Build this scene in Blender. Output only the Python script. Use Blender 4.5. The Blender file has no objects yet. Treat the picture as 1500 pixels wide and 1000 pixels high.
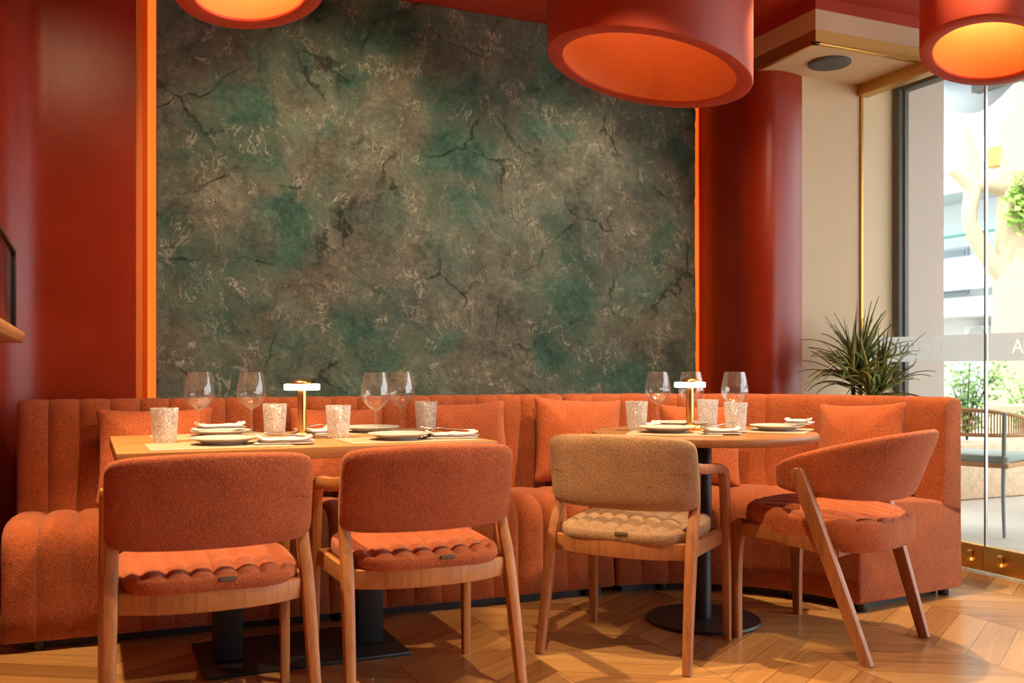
import bpy, bmesh, math, random
from mathutils import Vector, Matrix, noise

random.seed(7)
PI = math.pi
S = bpy.context.scene
COL = S.collection

# ------------------------------------------------------------------ materials
def new_mat(name):
    m = bpy.data.materials.new(name)
    m.use_nodes = True
    nt = m.node_tree
    b = nt.nodes.get('Principled BSDF')
    return m, nt, b

def N(nt, typ, **kw):
    n = nt.nodes.new(typ)
    for k, v in kw.items():
        if hasattr(n, k):
            setattr(n, k, v)
        else:
            n.inputs[k.replace('_', ' ')].default_value = v
    return n

def L(nt, a, b):
    nt.links.new(a, b)

def math_n(nt, op, a, b=None, c=None):
    n = nt.nodes.new('ShaderNodeMath'); n.operation = op
    for i, v in enumerate((a, b, c)):
        if v is None: continue
        if isinstance(v, (int, float)): n.inputs[i].default_value = v
        else: nt.links.new(v, n.inputs[i])
    return n.outputs[0]

def ramp(nt, fac, stops, interp='LINEAR'):
    r = nt.nodes.new('ShaderNodeValToRGB')
    r.color_ramp.interpolation = interp
    el = r.color_ramp.elements
    while len(el) < len(stops): el.new(0.5)
    for e, (p, c) in zip(el, stops):
        e.position = p; e.color = (*c, 1) if len(c) == 3 else c
    nt.links.new(fac, r.inputs[0])
    return r.outputs[0]

def mixc(nt, fac, a, b, blend='MIX'):
    n = nt.nodes.new('ShaderNodeMix'); n.data_type = 'RGBA'; n.blend_type = blend
    if isinstance(fac, (int, float)): n.inputs[0].default_value = fac
    else: nt.links.new(fac, n.inputs[0])
    for i, v in ((6, a), (7, b)):
        if isinstance(v, tuple): n.inputs[i].default_value = (*v, 1)
        else: nt.links.new(v, n.inputs[i])
    return n.outputs[2]

def coords(nt, kind='Object'):
    return nt.nodes.new('ShaderNodeTexCoord').outputs[kind]

def mapping(nt, vec, scale=(1, 1, 1), rot=(0, 0, 0), loc=(0, 0, 0)):
    n = nt.nodes.new('ShaderNodeMapping')
    n.inputs['Scale'].default_value = scale; n.inputs['Rotation'].default_value = rot
    n.inputs['Location'].default_value = loc
    nt.links.new(vec, n.inputs['Vector'])
    return n.outputs[0]

def noise_n(nt, vec, scale, detail=3, rough=.5, dist=0, out=0):
    n = nt.nodes.new('ShaderNodeTexNoise')
    n.inputs['Scale'].default_value = scale; n.inputs['Detail'].default_value = detail
    n.inputs['Roughness'].default_value = rough; n.inputs['Distortion'].default_value = dist
    nt.links.new(vec, n.inputs['Vector'])
    return n.outputs[out]

def bump(nt, b, h, strength=.3, dist=.01):
    n = nt.nodes.new('ShaderNodeBump')
    n.inputs['Strength'].default_value = strength; n.inputs['Distance'].default_value = dist
    nt.links.new(h, n.inputs['Height']); nt.links.new(n.outputs[0], b.inputs['Normal'])

def plain(name, col, rough=.5, metal=0, spec=.5, emit=None, estr=0):
    m, nt, b = new_mat(name)
    b.inputs['Base Color'].default_value = (*col, 1)
    b.inputs['Roughness'].default_value = rough
    b.inputs['Metallic'].default_value = metal
    b.inputs['Specular IOR Level'].default_value = spec
    if emit:
        b.inputs['Emission Color'].default_value = (*emit, 1)
        b.inputs['Emission Strength'].default_value = estr
    return m

def fabric(name, col, dark=.52, light=1.5, scale=210, bs=.5):
    m, nt, b = new_mat(name)
    v = coords(nt)
    n1 = noise_n(nt, v, scale, 3, .7)
    n2 = noise_n(nt, v, 9, 3, .6)
    n3 = noise_n(nt, mapping(nt, v, (1, 1, .35)), scale * 1.7, 1, .5)
    f = math_n(nt, 'ADD', math_n(nt, 'ADD', math_n(nt, 'MULTIPLY', n1, .55), math_n(nt, 'MULTIPLY', n2, .15)), math_n(nt, 'MULTIPLY', n3, .30))
    c = ramp(nt, f, [(.36, tuple(x * dark for x in col)), (.5, col), (.64, tuple(min(1, x * light + .018) for x in col))])
    L(nt, c, b.inputs['Base Color'])
    b.inputs['Roughness'].default_value = .92
    b.inputs['Specular IOR Level'].default_value = .2
    b.inputs['Sheen Weight'].default_value = .22
    b.inputs['Sheen Roughness'].default_value = .5
    b.inputs['Sheen Tint'].default_value = (1, .78, .62, 1)
    bump(nt, b, math_n(nt, 'ADD', n1, n3), bs, .006)
    return m

def plaster(name, col, rough=.38, var=.25):
    m, nt, b = new_mat(name)
    v = coords(nt)
    n1 = noise_n(nt, v, 3.0, 6, .6, .6)
    n2 = noise_n(nt, v, 90, 5, .75)
    n1 = math_n(nt, 'ADD', math_n(nt, 'MULTIPLY', n1, .7), math_n(nt, 'MULTIPLY', n2, .3))
    c = ramp(nt, n1, [(.25, tuple(x * (1 - var) for x in col)), (.5, col), (.8, tuple(min(1, x * (1 + var) + .006) for x in col))])
    L(nt, c, b.inputs['Base Color'])
    r = math_n(nt, 'ADD', math_n(nt, 'MULTIPLY', n1, .2), rough - .1)
    L(nt, r, b.inputs['Roughness'])
    bump(nt, b, math_n(nt, 'ADD', n2, math_n(nt, 'MULTIPLY', n1, 1.5)), .06, .01)
    return m

def wood(name, col, dark=.62, scale=1.0, rough=.42, axis='X'):
    m, nt, b = new_mat(name)
    sc = {'X': (1.5, 22, 22), 'Y': (22, 1.5, 22), 'Z': (22, 22, 1.5)}[axis]
    v = mapping(nt, coords(nt), tuple(s * scale for s in sc))
    n1 = noise_n(nt, v, 1.2, 6, .62, .8)
    v2 = mapping(nt, coords(nt), tuple(s * scale * 6 for s in sc))
    n2 = noise_n(nt, v2, 1.0, 2, .5)
    f = math_n(nt, 'ADD', math_n(nt, 'MULTIPLY', n1, .8), math_n(nt, 'MULTIPLY', n2, .2))
    c = ramp(nt, f, [(.3, tuple(x * dark for x in col)), (.5, col), (.7, tuple(min(1, x * 1.22) for x in col))])
    L(nt, c, b.inputs['Base Color'])
    b.inputs['Roughness'].default_value = rough
    bump(nt, b, n2, .08, .004)
    return m

RUST = (.35, .083, .023)
M = {}
M['rust'] = fabric('rust_weave', RUST)
M['rust_chair'] = fabric('rust_chair_weave', (.41, .105, .036), scale=240)
M['rust_cushion'] = fabric('rust_cushion_weave', (.40, .094, .028), scale=220)
M['beige_fabric'] = fabric('beige_weave', (.37, .225, .12), scale=240)
M['red'] = plaster('red_limewash', (.40, .036, .008))
M['red_gloss'] = plaster('red_polished_plaster', (.30, .025, .004), rough=.31, var=.22)
M['red_gloss'].node_tree.nodes['Principled BSDF'].inputs['Specular IOR Level'].default_value = .42
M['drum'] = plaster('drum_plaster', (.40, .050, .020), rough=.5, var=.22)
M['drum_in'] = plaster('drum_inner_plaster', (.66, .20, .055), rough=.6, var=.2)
M['cove'] = plain('cove_glow_orange', (.8, .24, .04), .7)  # orange of the LED glow put into the cove wall's colour
M['beige'] = plaster('beige_plaster', (.64, .49, .30), rough=.6, var=.06)
M['white_render'] = plaster('outdoor_render', (.52, .44, .37), rough=.8, var=.05)
M['oak'] = wood('oak_table', (.50, .235, .075), axis='X', scale=1.4)
M['oak_round'] = wood('walnut_oak_round', (.34, .15, .05), axis='X', scale=1.4)
M['oak_leg'] = wood('oak_chair', (.46, .195, .060), axis='Z', scale=1.6)
M['dark_leg'] = wood('brown_oak_chair', (.36, .14, .050), axis='Z', scale=1.6)
M['black'] = plain('black_metal', (.012, .012, .013), .45)
M['charcoal'] = plain('charcoal_grille', (.09, .095, .10), .7)
M['frame'] = plaster('dark_grey_frame', (.07, .07, .062), rough=.5, var=.3)
M['brass'] = plain('brass', (.72, .44, .12), .28, 1)
M['brass_trim'] = plain('brushed_brass_trim', (.62, .37, .11), .42, .9)
M['lamp_brass'] = plain('satin_brass_lamp', (.80, .52, .16), .25, 1)
M['porcelain'] = plain('grey_stoneware', (.52, .49, .46), .4)
M['linen'] = fabric('white_linen', (.84, .81, .77), .92, 1.05, 500, .2)
M['mat'] = fabric('tan_placemat', (.52, .38, .24), .85, 1.12, 420, .15)
M['tag'] = plain('dark_label', (.085, .07, .05), .7)
M['tag_thread'] = plain('label_stitching', (.22, .18, .14), .7)
M['ink'] = plain('dark_print', (.03, .03, .05), .7)
M['steel'] = plain('brushed_steel', (.6, .58, .55), .25, 1)
M['lamp_glow'] = plain('lamp_diffuser', (.9, .9, .9), .5, 0, .5, (1, .90, .74), 3.4)
M['led'] = plain('led_diffuser', (.5, .2, .05), .5, 0, .3, (1, .21, .026), .95)
M['led_dim'] = plain('led_diffuser_deep_orange', (.9, .35, .1), .5, 0, .5, (1, .15, .008), .85)
M['bulb'] = plain('warm_bulb', (.9, .8, .6), .5, 0, .5, (1, .62, .28), 5)
M['leaf'] = None
M['soil'] = plain('dark_soil', (.03, .02, .012), .95)
M['pot'] = plain('stone_pot', (.2, .19, .17), .8)

def leaf_mat(name, c1, c2, trans=.3):
    m, nt, b = new_mat(name)
    oi = coords(nt)
    n = noise_n(nt, oi, 9, 2)
    L(nt, ramp(nt, n, [(.35, c1), (.65, c2)]), b.inputs['Base Color'])
    b.inputs['Roughness'].default_value = .45
    return m
M['leaf'] = leaf_mat('dracaena_leaf', (.10, .17, .035), (.36, .44, .12))
M['shrub_leaf'] = leaf_mat('shrub_leaf', (.10, .24, .04), (.32, .5, .14))
M['tree_leaf'] = leaf_mat('tree_leaf', (.2, .35, .05), (.45, .6, .15))

def thin_glass(name, tint=(1, 1, 1), lo=.04, hi=.8, power=3.0, rough=0.02, scatter=0):
    m = bpy.data.materials.new(name); m.use_nodes = True
    nt = m.node_tree; nt.nodes.clear()
    out = nt.nodes.new('ShaderNodeOutputMaterial')
    tr = nt.nodes.new('ShaderNodeBsdfTransparent'); tr.inputs[0].default_value = (*tint, 1)
    gl = nt.nodes.new('ShaderNodeBsdfGlossy'); gl.inputs['Roughness'].default_value = rough
    lw = nt.nodes.new('ShaderNodeLayerWeight'); lw.inputs[0].default_value = .5
    p = math_n(nt, 'POWER', lw.outputs['Facing'], power)
    f = math_n(nt, 'ADD', math_n(nt, 'MULTIPLY', p, hi - lo), lo)
    mx = nt.nodes.new('ShaderNodeMixShader')
    L(nt, f, mx.inputs[0]); L(nt, tr.outputs[0], mx.inputs[1]); L(nt, gl.outputs[0], mx.inputs[2])
    if scatter:  # white painted into the glass, stronger at its edges, for missing highlights
        df = nt.nodes.new('ShaderNodeBsdfDiffuse'); df.inputs[0].default_value = (.9, .9, .9, 1)
        tl = nt.nodes.new('ShaderNodeBsdfTranslucent'); tl.inputs[0].default_value = (.9, .9, .9, 1)
        m2 = nt.nodes.new('ShaderNodeMixShader'); m2.inputs[0].default_value = .5
        L(nt, df.outputs[0], m2.inputs[1]); L(nt, tl.outputs[0], m2.inputs[2])
        m3 = nt.nodes.new('ShaderNodeMixShader')
        L(nt, math_n(nt, 'MULTIPLY', math_n(nt, 'ADD', math_n(nt, 'POWER', lw.outputs['Facing'], 2.5), .25), scatter * 3), m3.inputs[0])
        L(nt, mx.outputs[0], m3.inputs[1]); L(nt, m2.outputs[0], m3.inputs[2])
        mx = m3
    L(nt, mx.outputs[0], out.inputs[0])
    return m
M['pane'] = thin_glass('clear_pane', (.97, .985, .975), .025, .5, 4)
M['wine'] = thin_glass('wine_glass_crystal', (.99, .99, .99), .07, .6, 2.6, .03, .022)
M['screen'] = thin_glass('smoked_screen', (.78, .72, .70), .04, .5, 4)

def cut_glass():
    m = bpy.data.materials.new('cut_crystal'); m.use_nodes = True
    nt = m.node_tree; nt.nodes.clear()
    out = nt.nodes.new('ShaderNodeOutputMaterial')
    v = coords(nt)
    vo = nt.nodes.new('ShaderNodeTexVoronoi'); vo.inputs['Scale'].default_value = 125
    L(nt, v, vo.inputs['Vector'])
    bn = nt.nodes.new('ShaderNodeBump'); bn.inputs['Strength'].default_value = 1; bn.inputs['Distance'].default_value = .006
    L(nt, vo.outputs[0], bn.inputs['Height'])
    gl = nt.nodes.new('ShaderNodeBsdfGlossy'); gl.inputs['Roughness'].default_value = .12
    L(nt, bn.outputs[0], gl.inputs['Normal'])
    tr = nt.nodes.new('ShaderNodeBsdfTransparent'); tr.inputs[0].default_value = (.96, .95, .93, 1)
    df = nt.nodes.new('ShaderNodeBsdfTranslucent'); df.inputs[0].default_value = (.9, .88, .85, 1)
    d2 = nt.nodes.new('ShaderNodeBsdfDiffuse'); d2.inputs[0].default_value = (.85, .83, .8, 1)
    m0 = nt.nodes.new('ShaderNodeMixShader'); m0.inputs[0].default_value = .5
    L(nt, df.outputs[0], m0.inputs[1]); L(nt, d2.outputs[0], m0.inputs[2])
    m1 = nt.nodes.new('ShaderNodeMixShader')
    L(nt, ramp(nt, vo.outputs[0], [(.15, (.06, .06, .06)), (.6, (.58, .58, .58))]), m1.inputs[0])
    L(nt, tr.outputs[0], m1.inputs[1]); L(nt, m0.outputs[0], m1.inputs[2])
    m2 = nt.nodes.new('ShaderNodeMixShader'); m2.inputs[0].default_value = .22
    L(nt, m1.outputs[0], m2.inputs[1]); L(nt, gl.outputs[0], m2.inputs[2])
    L(nt, m2.outputs[0], out.inputs[0])
    return m
M['cut'] = cut_glass()

def frost():
    m = bpy.data.materials.new('frosted_film'); m.use_nodes = True
    nt = m.node_tree; nt.nodes.clear()
    out = nt.nodes.new('ShaderNodeOutputMaterial')
    tr = nt.nodes.new('ShaderNodeBsdfTransparent'); tr.inputs[0].default_value = (.75, .75, .73, 1)
    tl = nt.nodes.new('ShaderNodeBsdfTranslucent'); tl.inputs[0].default_value = (.86, .88, .86, 1)
    df = nt.nodes.new('ShaderNodeBsdfDiffuse'); df.inputs[0].default_value = (.86, .86, .83, 1)
    a = nt.nodes.new('ShaderNodeMixShader'); a.inputs[0].default_value = .6
    L(nt, tl.outputs[0], a.inputs[1]); L(nt, df.outputs[0], a.inputs[2])
    b = nt.nodes.new('ShaderNodeMixShader'); b.inputs[0].default_value = .93
    L(nt, tr.outputs[0], b.inputs[1]); L(nt, a.outputs[0], b.inputs[2])
    L(nt, b.outputs[0], out.inputs[0])
    return m
M['frost'] = frost()

def floor_mat():
    m, nt, b = new_mat('oak_chevron_floor')
    v = coords(nt)
    sep = nt.nodes.new('ShaderNodeSeparateXYZ'); L(nt, v, sep.inputs[0])
    x, y = sep.outputs[0], sep.outputs[1]
    W, PW, SL = .46, .135, .62
    xs = math_n(nt, 'DIVIDE', math_n(nt, 'ADD', x, 10.07), W)
    col_i = math_n(nt, 'FLOOR', xs)
    par = math_n(nt, 'MODULO', col_i, 2)                       # 0/1
    sgn = math_n(nt, 'SUBTRACT', math_n(nt, 'MULTIPLY', par, 2), 1)
    fx = math_n(nt, 'MULTIPLY', math_n(nt, 'SUBTRACT', math_n(nt, 'FRACT', xs), .5), W)
    yy = math_n(nt, 'ADD', y, math_n(nt, 'MULTIPLY', math_n(nt, 'MULTIPLY', fx, sgn), SL))
    ys = math_n(nt, 'DIVIDE', math_n(nt, 'ADD', yy, 20), PW)
    row = math_n(nt, 'FLOOR', ys)
    cmb = nt.nodes.new('ShaderNodeCombineXYZ'); L(nt, col_i, cmb.inputs[0]); L(nt, row, cmb.inputs[1])
    wn = nt.nodes.new('ShaderNodeTexWhiteNoise'); wn.noise_dimensions = '3D'; L(nt, cmb.outputs[0], wn.inputs['Vector'])
    # grain coordinates follow the plank
    ca, sa = math.cos(math.atan(SL)), math.sin(math.atan(SL))
    al = math_n(nt, 'SUBTRACT', math_n(nt, 'MULTIPLY', x, ca), math_n(nt, 'MULTIPLY', math_n(nt, 'MULTIPLY', y, sa), sgn))
    ac = math_n(nt, 'ADD', math_n(nt, 'MULTIPLY', math_n(nt, 'MULTIPLY', x, sa), sgn), math_n(nt, 'MULTIPLY', y, ca))
    g = nt.nodes.new('ShaderNodeCombineXYZ')
    L(nt, math_n(nt, 'ADD', math_n(nt, 'MULTIPLY', al, 2.2), math_n(nt, 'MULTIPLY', wn.outputs[0], 40)), g.inputs[0])
    L(nt, math_n(nt, 'MULTIPLY', ac, 34), g.inputs[1]); L(nt, row, g.inputs[2])
    n1 = noise_n(nt, g.outputs[0], 1.0, 6, .6, .5)
    f = math_n(nt, 'ADD', math_n(nt, 'MULTIPLY', n1, .55), math_n(nt, 'MULTIPLY', wn.outputs[0], .45))
    c = ramp(nt, f, [(.2, (.20, .085, .024)), (.45, (.34, .165, .052)), (.62, (.43, .225, .075)), (.85, (.54, .31, .115))])
    fr = math_n(nt, 'FRACT', ys)
    e1 = math_n(nt, 'MINIMUM', fr, math_n(nt, 'SUBTRACT', 1, fr))
    fx2 = math_n(nt, 'FRACT', xs)
    e2 = math_n(nt, 'MULTIPLY', math_n(nt, 'MINIMUM', fx2, math_n(nt, 'SUBTRACT', 1, fx2)), W / PW)
    e = math_n(nt, 'MINIMUM', e1, e2)
    gap = math_n(nt, 'LESS_THAN', e, .014)
    c2 = mixc(nt, math_n(nt, 'MULTIPLY', gap, .7), c, (.08, .032, .01))
    L(nt, c2, b.inputs['Base Color'])
    b.inputs['Roughness'].default_value = .27
    b.inputs['Specular IOR Level'].default_value = .65
    bump(nt, b, math_n(nt, 'SUBTRACT', math_n(nt, 'MULTIPLY', n1, .2), gap), .10, .003)
    return m
M['floor'] = floor_mat()

def stone_mat():
    m, nt, b = new_mat('rough_green_stone')
    v = coords(nt, 'Object')
    wn_ = noise_n(nt, v, 2.2, 5, .6, 0, 1)
    vm = nt.nodes.new('ShaderNodeVectorMath'); vm.operation = 'SCALE'; vm.inputs[3].default_value = .28
    L(nt, wn_, vm.inputs[0])
    va = nt.nodes.new('ShaderNodeVectorMath'); va.operation = 'ADD'; L(nt, v, va.inputs[0]); L(nt, vm.outputs[0], va.inputs[1])
    w = va.outputs[0]
    big = noise_n(nt, w, 1.7, 3, .5)
    mid = noise_n(nt, w, 4.5, 12, .72)
    gran = noise_n(nt, v, 38, 8, .8)
    fine = noise_n(nt, v, 150, 3, .7)
    mg = math_n(nt, 'ADD', math_n(nt, 'MULTIPLY', mid, .55), math_n(nt, 'MULTIPLY', gran, .45))
    base = ramp(nt, mg, [(.37, (.022, .021, .015)), (.45, (.064, .062, .044)), (.52, (.108, .104, .074)), (.58, (.17, .16, .118)), (.66, (.32, .285, .22))])
    green = ramp(nt, mg, [(.36, (.006, .035, .022)), (.47, (.017, .078, .050)), (.56, (.045, .115, .075)), (.66, (.14, .19, .13))])
    gm = ramp(nt, math_n(nt, 'ADD', big, math_n(nt, 'MULTIPLY', gran, .12)), [(.50, (0, 0, 0)), (.62, (1, 1, 1))])
    c = mixc(nt, math_n(nt, 'MULTIPLY', gm, .85), base, green)
    slate = ramp(nt, noise_n(nt, mapping(nt, w, loc=(7, 2, 5)), 2.0, 3, .5), [(.54, (0, 0, 0)), (.66, (1, 1, 1))])
    c = mixc(nt, math_n(nt, 'MULTIPLY', slate, .6), c, ramp(nt, mg, [(.38, (.035, .055, .047)), (.52, (.10, .115, .085)), (.66, (.22, .22, .17))]))
    warm = ramp(nt, noise_n(nt, mapping(nt, w, loc=(1, 9, 4)), 2.6, 4, .6), [(.56, (0, 0, 0)), (.70, (1, 1, 1))])
    c = mixc(nt, math_n(nt, 'MULTIPLY', warm, .42), c, ramp(nt, mg, [(.38, (.05, .027, .016)), (.52, (.15, .085, .052)), (.66, (.34, .22, .15))]))
    # broad seams carry the pale chips
    vor = nt.nodes.new('ShaderNodeTexVoronoi'); vor.feature = 'DISTANCE_TO_EDGE'; vor.inputs['Scale'].default_value = 2.3
    L(nt, w, vor.inputs['Vector'])
    seam = ramp(nt, vor.outputs[0], [(0, (1, 1, 1)), (.16, (0, 0, 0))])
    v3 = noise_n(nt, mapping(nt, w, (1.25, 1, .8)), 8.5, 8, .66, .5)
    rid = math_n(nt, 'ABSOLUTE', math_n(nt, 'SUBTRACT', v3, .5))
    fleck = ramp(nt, rid, [(.006, (1, 1, 1)), (.030, (0, 0, 0))])
    blot = ramp(nt, noise_n(nt, v, 7, 4, .6), [(.47, (0, 0, 0)), (.60, (1, 1, 1))])
    vv = math_n(nt, 'MULTIPLY', math_n(nt, 'MULTIPLY', fleck, blot), math_n(nt, 'ADD', math_n(nt, 'MULTIPLY', seam, .9), .10))
    c = mixc(nt, math_n(nt, 'MULTIPLY', vv, .9), c, (.60, .52, .41))
    c = mixc(nt, math_n(nt, 'MULTIPLY', seam, .30), c, (.20, .165, .115))
    # dark cracks
    v2 = nt.nodes.new('ShaderNodeTexVoronoi'); v2.feature = 'DISTANCE_TO_EDGE'; v2.inputs['Scale'].default_value = 1.9
    L(nt, mapping(nt, w, loc=(3.1, 1.7, .4)), v2.inputs['Vector'])
    crack = ramp(nt, math_n(nt, 'ADD', v2.outputs[0], math_n(nt, 'MULTIPLY', gran, .05)), [(.022, (1, 1, 1)), (.036, (0, 0, 0))])
    patchy = ramp(nt, noise_n(nt, v, 3.3, 2), [(.47, (0, 0, 0)), (.6, (1, 1, 1))])
    ck = math_n(nt, 'MULTIPLY', crack, patchy)
    c = mixc(nt, math_n(nt, 'MULTIPLY', ck, .6), c, (.016, .013, .010))
    c = mixc(nt, .8, c, ramp(nt, fine, [(.3, (.5, .5, .5)), (.7, (1.0, 1.0, 1.0))]), 'MULTIPLY')
    c = mixc(nt, 1.0, c, (1.55, 1.72, 1.62), 'MULTIPLY')
    L(nt, c, b.inputs['Base Color'])
    b.inputs['Roughness'].default_value = .55
    h = math_n(nt, 'ADD', math_n(nt, 'MULTIPLY', mid, 1.0), math_n(nt, 'MULTIPLY', gran, .42))
    h = math_n(nt, 'SUBTRACT', h, math_n(nt, 'MULTIPLY', ck, .5))
    h = math_n(nt, 'ADD', h, math_n(nt, 'MULTIPLY', vv, .3))
    bump(nt, b, h, .8, .03)
    return m
M['stone'] = stone_mat()

# ------------------------------------------------------------------ geometry helpers
def link(name, bm, mat, parent=None, smooth=True, angle=40):
    me = bpy.data.meshes.new(name)
    bmesh.ops.remove_doubles(bm, verts=bm.verts, dist=1e-6)
    bmesh.ops.recalc_face_normals(bm, faces=bm.faces)
    bm.to_mesh(me); bm.free()
    mats = mat if isinstance(mat, (list, tuple)) else [mat]
    for mm in mats: me.materials.append(mm)
    if smooth:
        me.polygons.foreach_set('use_smooth', [True] * len(me.polygons))
        me.set_sharp_from_angle(angle=math.radians(angle))
    o = bpy.data.objects.new(name, me); COL.objects.link(o)
    if parent: o.parent = parent
    return o

def tag(o, label, cat, group=None, kind=None):
    if label: o['label'] = label
    if cat: o['category'] = cat
    if group: o['group'] = group
    if kind: o['kind'] = kind
    return o

def empty(name, label, cat, loc=(0, 0, 0), rz=0, group=None):
    o = bpy.data.objects.new(name, None); COL.objects.link(o)
    o.empty_display_size = .1
    o.location = loc; o.rotation_euler = (0, 0, rz)
    return tag(o, label, cat, group)

def struct(o):
    o['kind'] = 'structure'
    return o

def copy_tree(o, parent=None):
    c = o.copy(); COL.objects.link(c)
    if parent: c.parent = parent
    for ch in list(o.children): copy_tree(ch, c)
    return c

def add_box(bm, lo, hi, bev=0, rot=None, seg=2):
    lo = Vector(lo); hi = Vector(hi)
    r = bmesh.ops.create_cube(bm, size=1)
    vs = r['verts']
    c = (lo + hi) / 2; d = hi - lo
    for v in vs:
        v.co = Vector((v.co.x * d.x, v.co.y * d.y, v.co.z * d.z)) + c
    if bev > 0:
        es = list({e for v in vs for e in v.link_edges})
        rr = bmesh.ops.bevel(bm, geom=es, offset=bev, segments=seg, affect='EDGES', profile=.5)
        vs = rr['verts']
    if rot is not None:
        bmesh.ops.transform(bm, matrix=rot, verts=list({v for v in vs if v.is_valid}))
    return vs

def box(name, lo, hi, mat, parent=None, bev=.003, **k):
    bm = bmesh.new(); add_box(bm, lo, hi, bev)
    return link(name, bm, mat, parent, **k)

def lathe(bm, prof, segs=32, centre=(0, 0, 0), close=False):
    cx, cy, cz = centre
    rings = []
    for r, z in prof:
        if r < 1e-6:
            rings.append([bm.verts.new((cx, cy, cz + z))])
        else:
            rings.append([bm.verts.new((cx + r * math.cos(2 * PI * i / segs), cy + r * math.sin(2 * PI * i / segs), cz + z)) for i in range(segs)])
    pairs = list(zip(rings, rings[1:]))
    if close: pairs.append((rings[-1], rings[0]))
    for a, b in pairs:
        for i in range(segs):
            j = (i + 1) % segs
            if len(a) == 1 and len(b) == 1: continue
            if len(a) == 1: bm.faces.new((a[0], b[i], b[j]))
            elif len(b) == 1: bm.faces.new((a[i], b[0], a[j]))
            else: bm.faces.new((a[i], b[i], b[j], a[j]))

def spline(pts, n=6):
    """Catmull-Rom through points (tuples of any length)."""
    P = [Vector(p) if len(p) <= 4 else p for p in pts]
    out = []
    m = len(pts)
    for i in range(m - 1):
        p0 = pts[max(i - 1, 0)]; p1 = pts[i]; p2 = pts[i + 1]; p3 = pts[min(i + 2, m - 1)]
        for k in range(n):
            t = k / n
            out.append(tuple(.5 * (2 * b + (c - a) * t + (2 * a - 5 * b + 4 * c - d) * t * t + (3 * b - a - 3 * c + d) * t ** 3)
                             for a, b, c, d in zip(p0, p1, p2, p3)))
    out.append(tuple(pts[-1]))
    return out

def sweep(bm, pts, side, expn=4.0, segs=16):
    """pts: (x,y,z,w,h); w measured along `side`, h perpendicular to side and path."""
    side = Vector(side).normalized()
    rings = []
    for i, p in enumerate(pts):
        a = Vector(pts[max(i - 1, 0)][:3]); b = Vector(pts[min(i + 1, len(pts) - 1)][:3])
        t = (b - a).normalized()
        s = (side - t * side.dot(t)).normalized()
        u = t.cross(s)
        ring = []
        for k in range(segs):
            an = 2 * PI * k / segs
            c, d = math.cos(an), math.sin(an)
            rr = 1 / (abs(c) ** expn + abs(d) ** expn) ** (1 / expn)
            q = Vector(p[:3]) + s * (c * rr * p[3] / 2) + u * (d * rr * p[4] / 2)
            ring.append(bm.verts.new(q))
        rings.append(ring)
    for a, b in zip(rings, rings[1:]):
        for k in range(segs):
            j = (k + 1) % segs
            bm.faces.new((a[k], a[j], b[j], b[k]))
    bm.faces.new(rings[0][::-1]); bm.faces.new(rings[-1])

def tube(bm, pts, r, segs=10):
    pp = [(*p[:3], 2 * (p[3] if len(p) > 3 else r), 2 * (p[3] if len(p) > 3 else r)) for p in pts]
    d = Vector(pp[-1][:3]) - Vector(pp[0][:3])
    side = Vector((0, 0, 1)) if abs(d.normalized().z) < .8 else Vector((1, 0, 0))
    sweep(bm, pp, side, 2.0, segs)

def pillow(bm, W, H, T, n, k, fn, rings=10, segs=72, fold=None):
    """Puffed slab: rounded-rectangle outline W x H (superellipse n), thickness T falling to the rim with exponent k.
    fn(x, y, d) places a point (d = signed offset across thickness)."""
    def ring(r, sgn):
        out = []
        for i in range(segs):
            an = 2 * PI * i / segs
            c, s = math.cos(an), math.sin(an)
            rho = 1 / (abs(c) ** n + abs(s) ** n) ** (1 / n)
            x, y = r * rho * c * W / 2, r * rho * s * H / 2
            th = T / 2 * math.sqrt(max(0, 1 - r ** k))
            out.append(bm.verts.new(fn(x, y, sgn * th)))
        return out
    rs = [1 - (1 - i / rings) ** 1.6 for i in range(1, rings)]
    edge = ring(1, 1)
    for sgn in (1, -1):
        c = bm.verts.new(fn(0, 0, sgn * T / 2))
        R = [ring(r, sgn) for r in rs] + [edge]
        for i in range(segs):
            j = (i + 1) % segs
            bm.faces.new((c, R[0][i], R[0][j]) if sgn > 0 else (c, R[0][j], R[0][i]))
            for a, b in zip(R, R[1:]):
                bm.faces.new((a[i], b[i], b[j], a[j]) if sgn > 0 else (a[j], b[j], b[i], a[i]))

# ------------------------------------------------------------------ camera
TH = math.radians(24.1)
CA, SA = math.cos(TH), math.sin(TH)
cam = bpy.data.cameras.new('camera'); co = bpy.data.objects.new('camera', cam); COL.objects.link(co)
co.location = (0, 0, 1.0); co.rotation_euler = (PI / 2, 0, -TH)
cam.sensor_width = 36; cam.lens = 1400 / 1500 * 36
cam.shift_y = 40 / 1500
cam.clip_start = .05; cam.clip_end = 200
cam.dof.use_dof = True; cam.dof.focus_distance = 3.7; cam.dof.aperture_fstop = 4.0
S.camera = co

# ------------------------------------------------------------------ room shell
CEIL = 2.837
SB = 4.58            # face of the stone and of the left red wall
XR = 4.03            # glass line
ZU = 2.609           # underside of the soffit
struct(box('floor', (-.75, -2.6, -.12), (4.12, 4.9, 0), M['floor'], bev=0))
struct(box('ceiling', (-.75, -2.6, CEIL), (4.3, 4.9, CEIL + .24), M['red'], bev=0))

def extrude_plan(name, pts, z0, z1, mat, parent=None, angle=30):
    bm = bmesh.new()
    lo = [bm.verts.new((x, y, z0)) for x, y in pts]; hi = [bm.verts.new((x, y, z1)) for x, y in pts]
    n = len(pts)
    for i in range(n):
        j = (i + 1) % n
        bm.faces.new((lo[i], lo[j], hi[j], hi[i]))
    bm.faces.new(lo[::-1]); bm.faces.new(hi)
    return link(name, bm, mat, parent, angle=angle)

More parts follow.
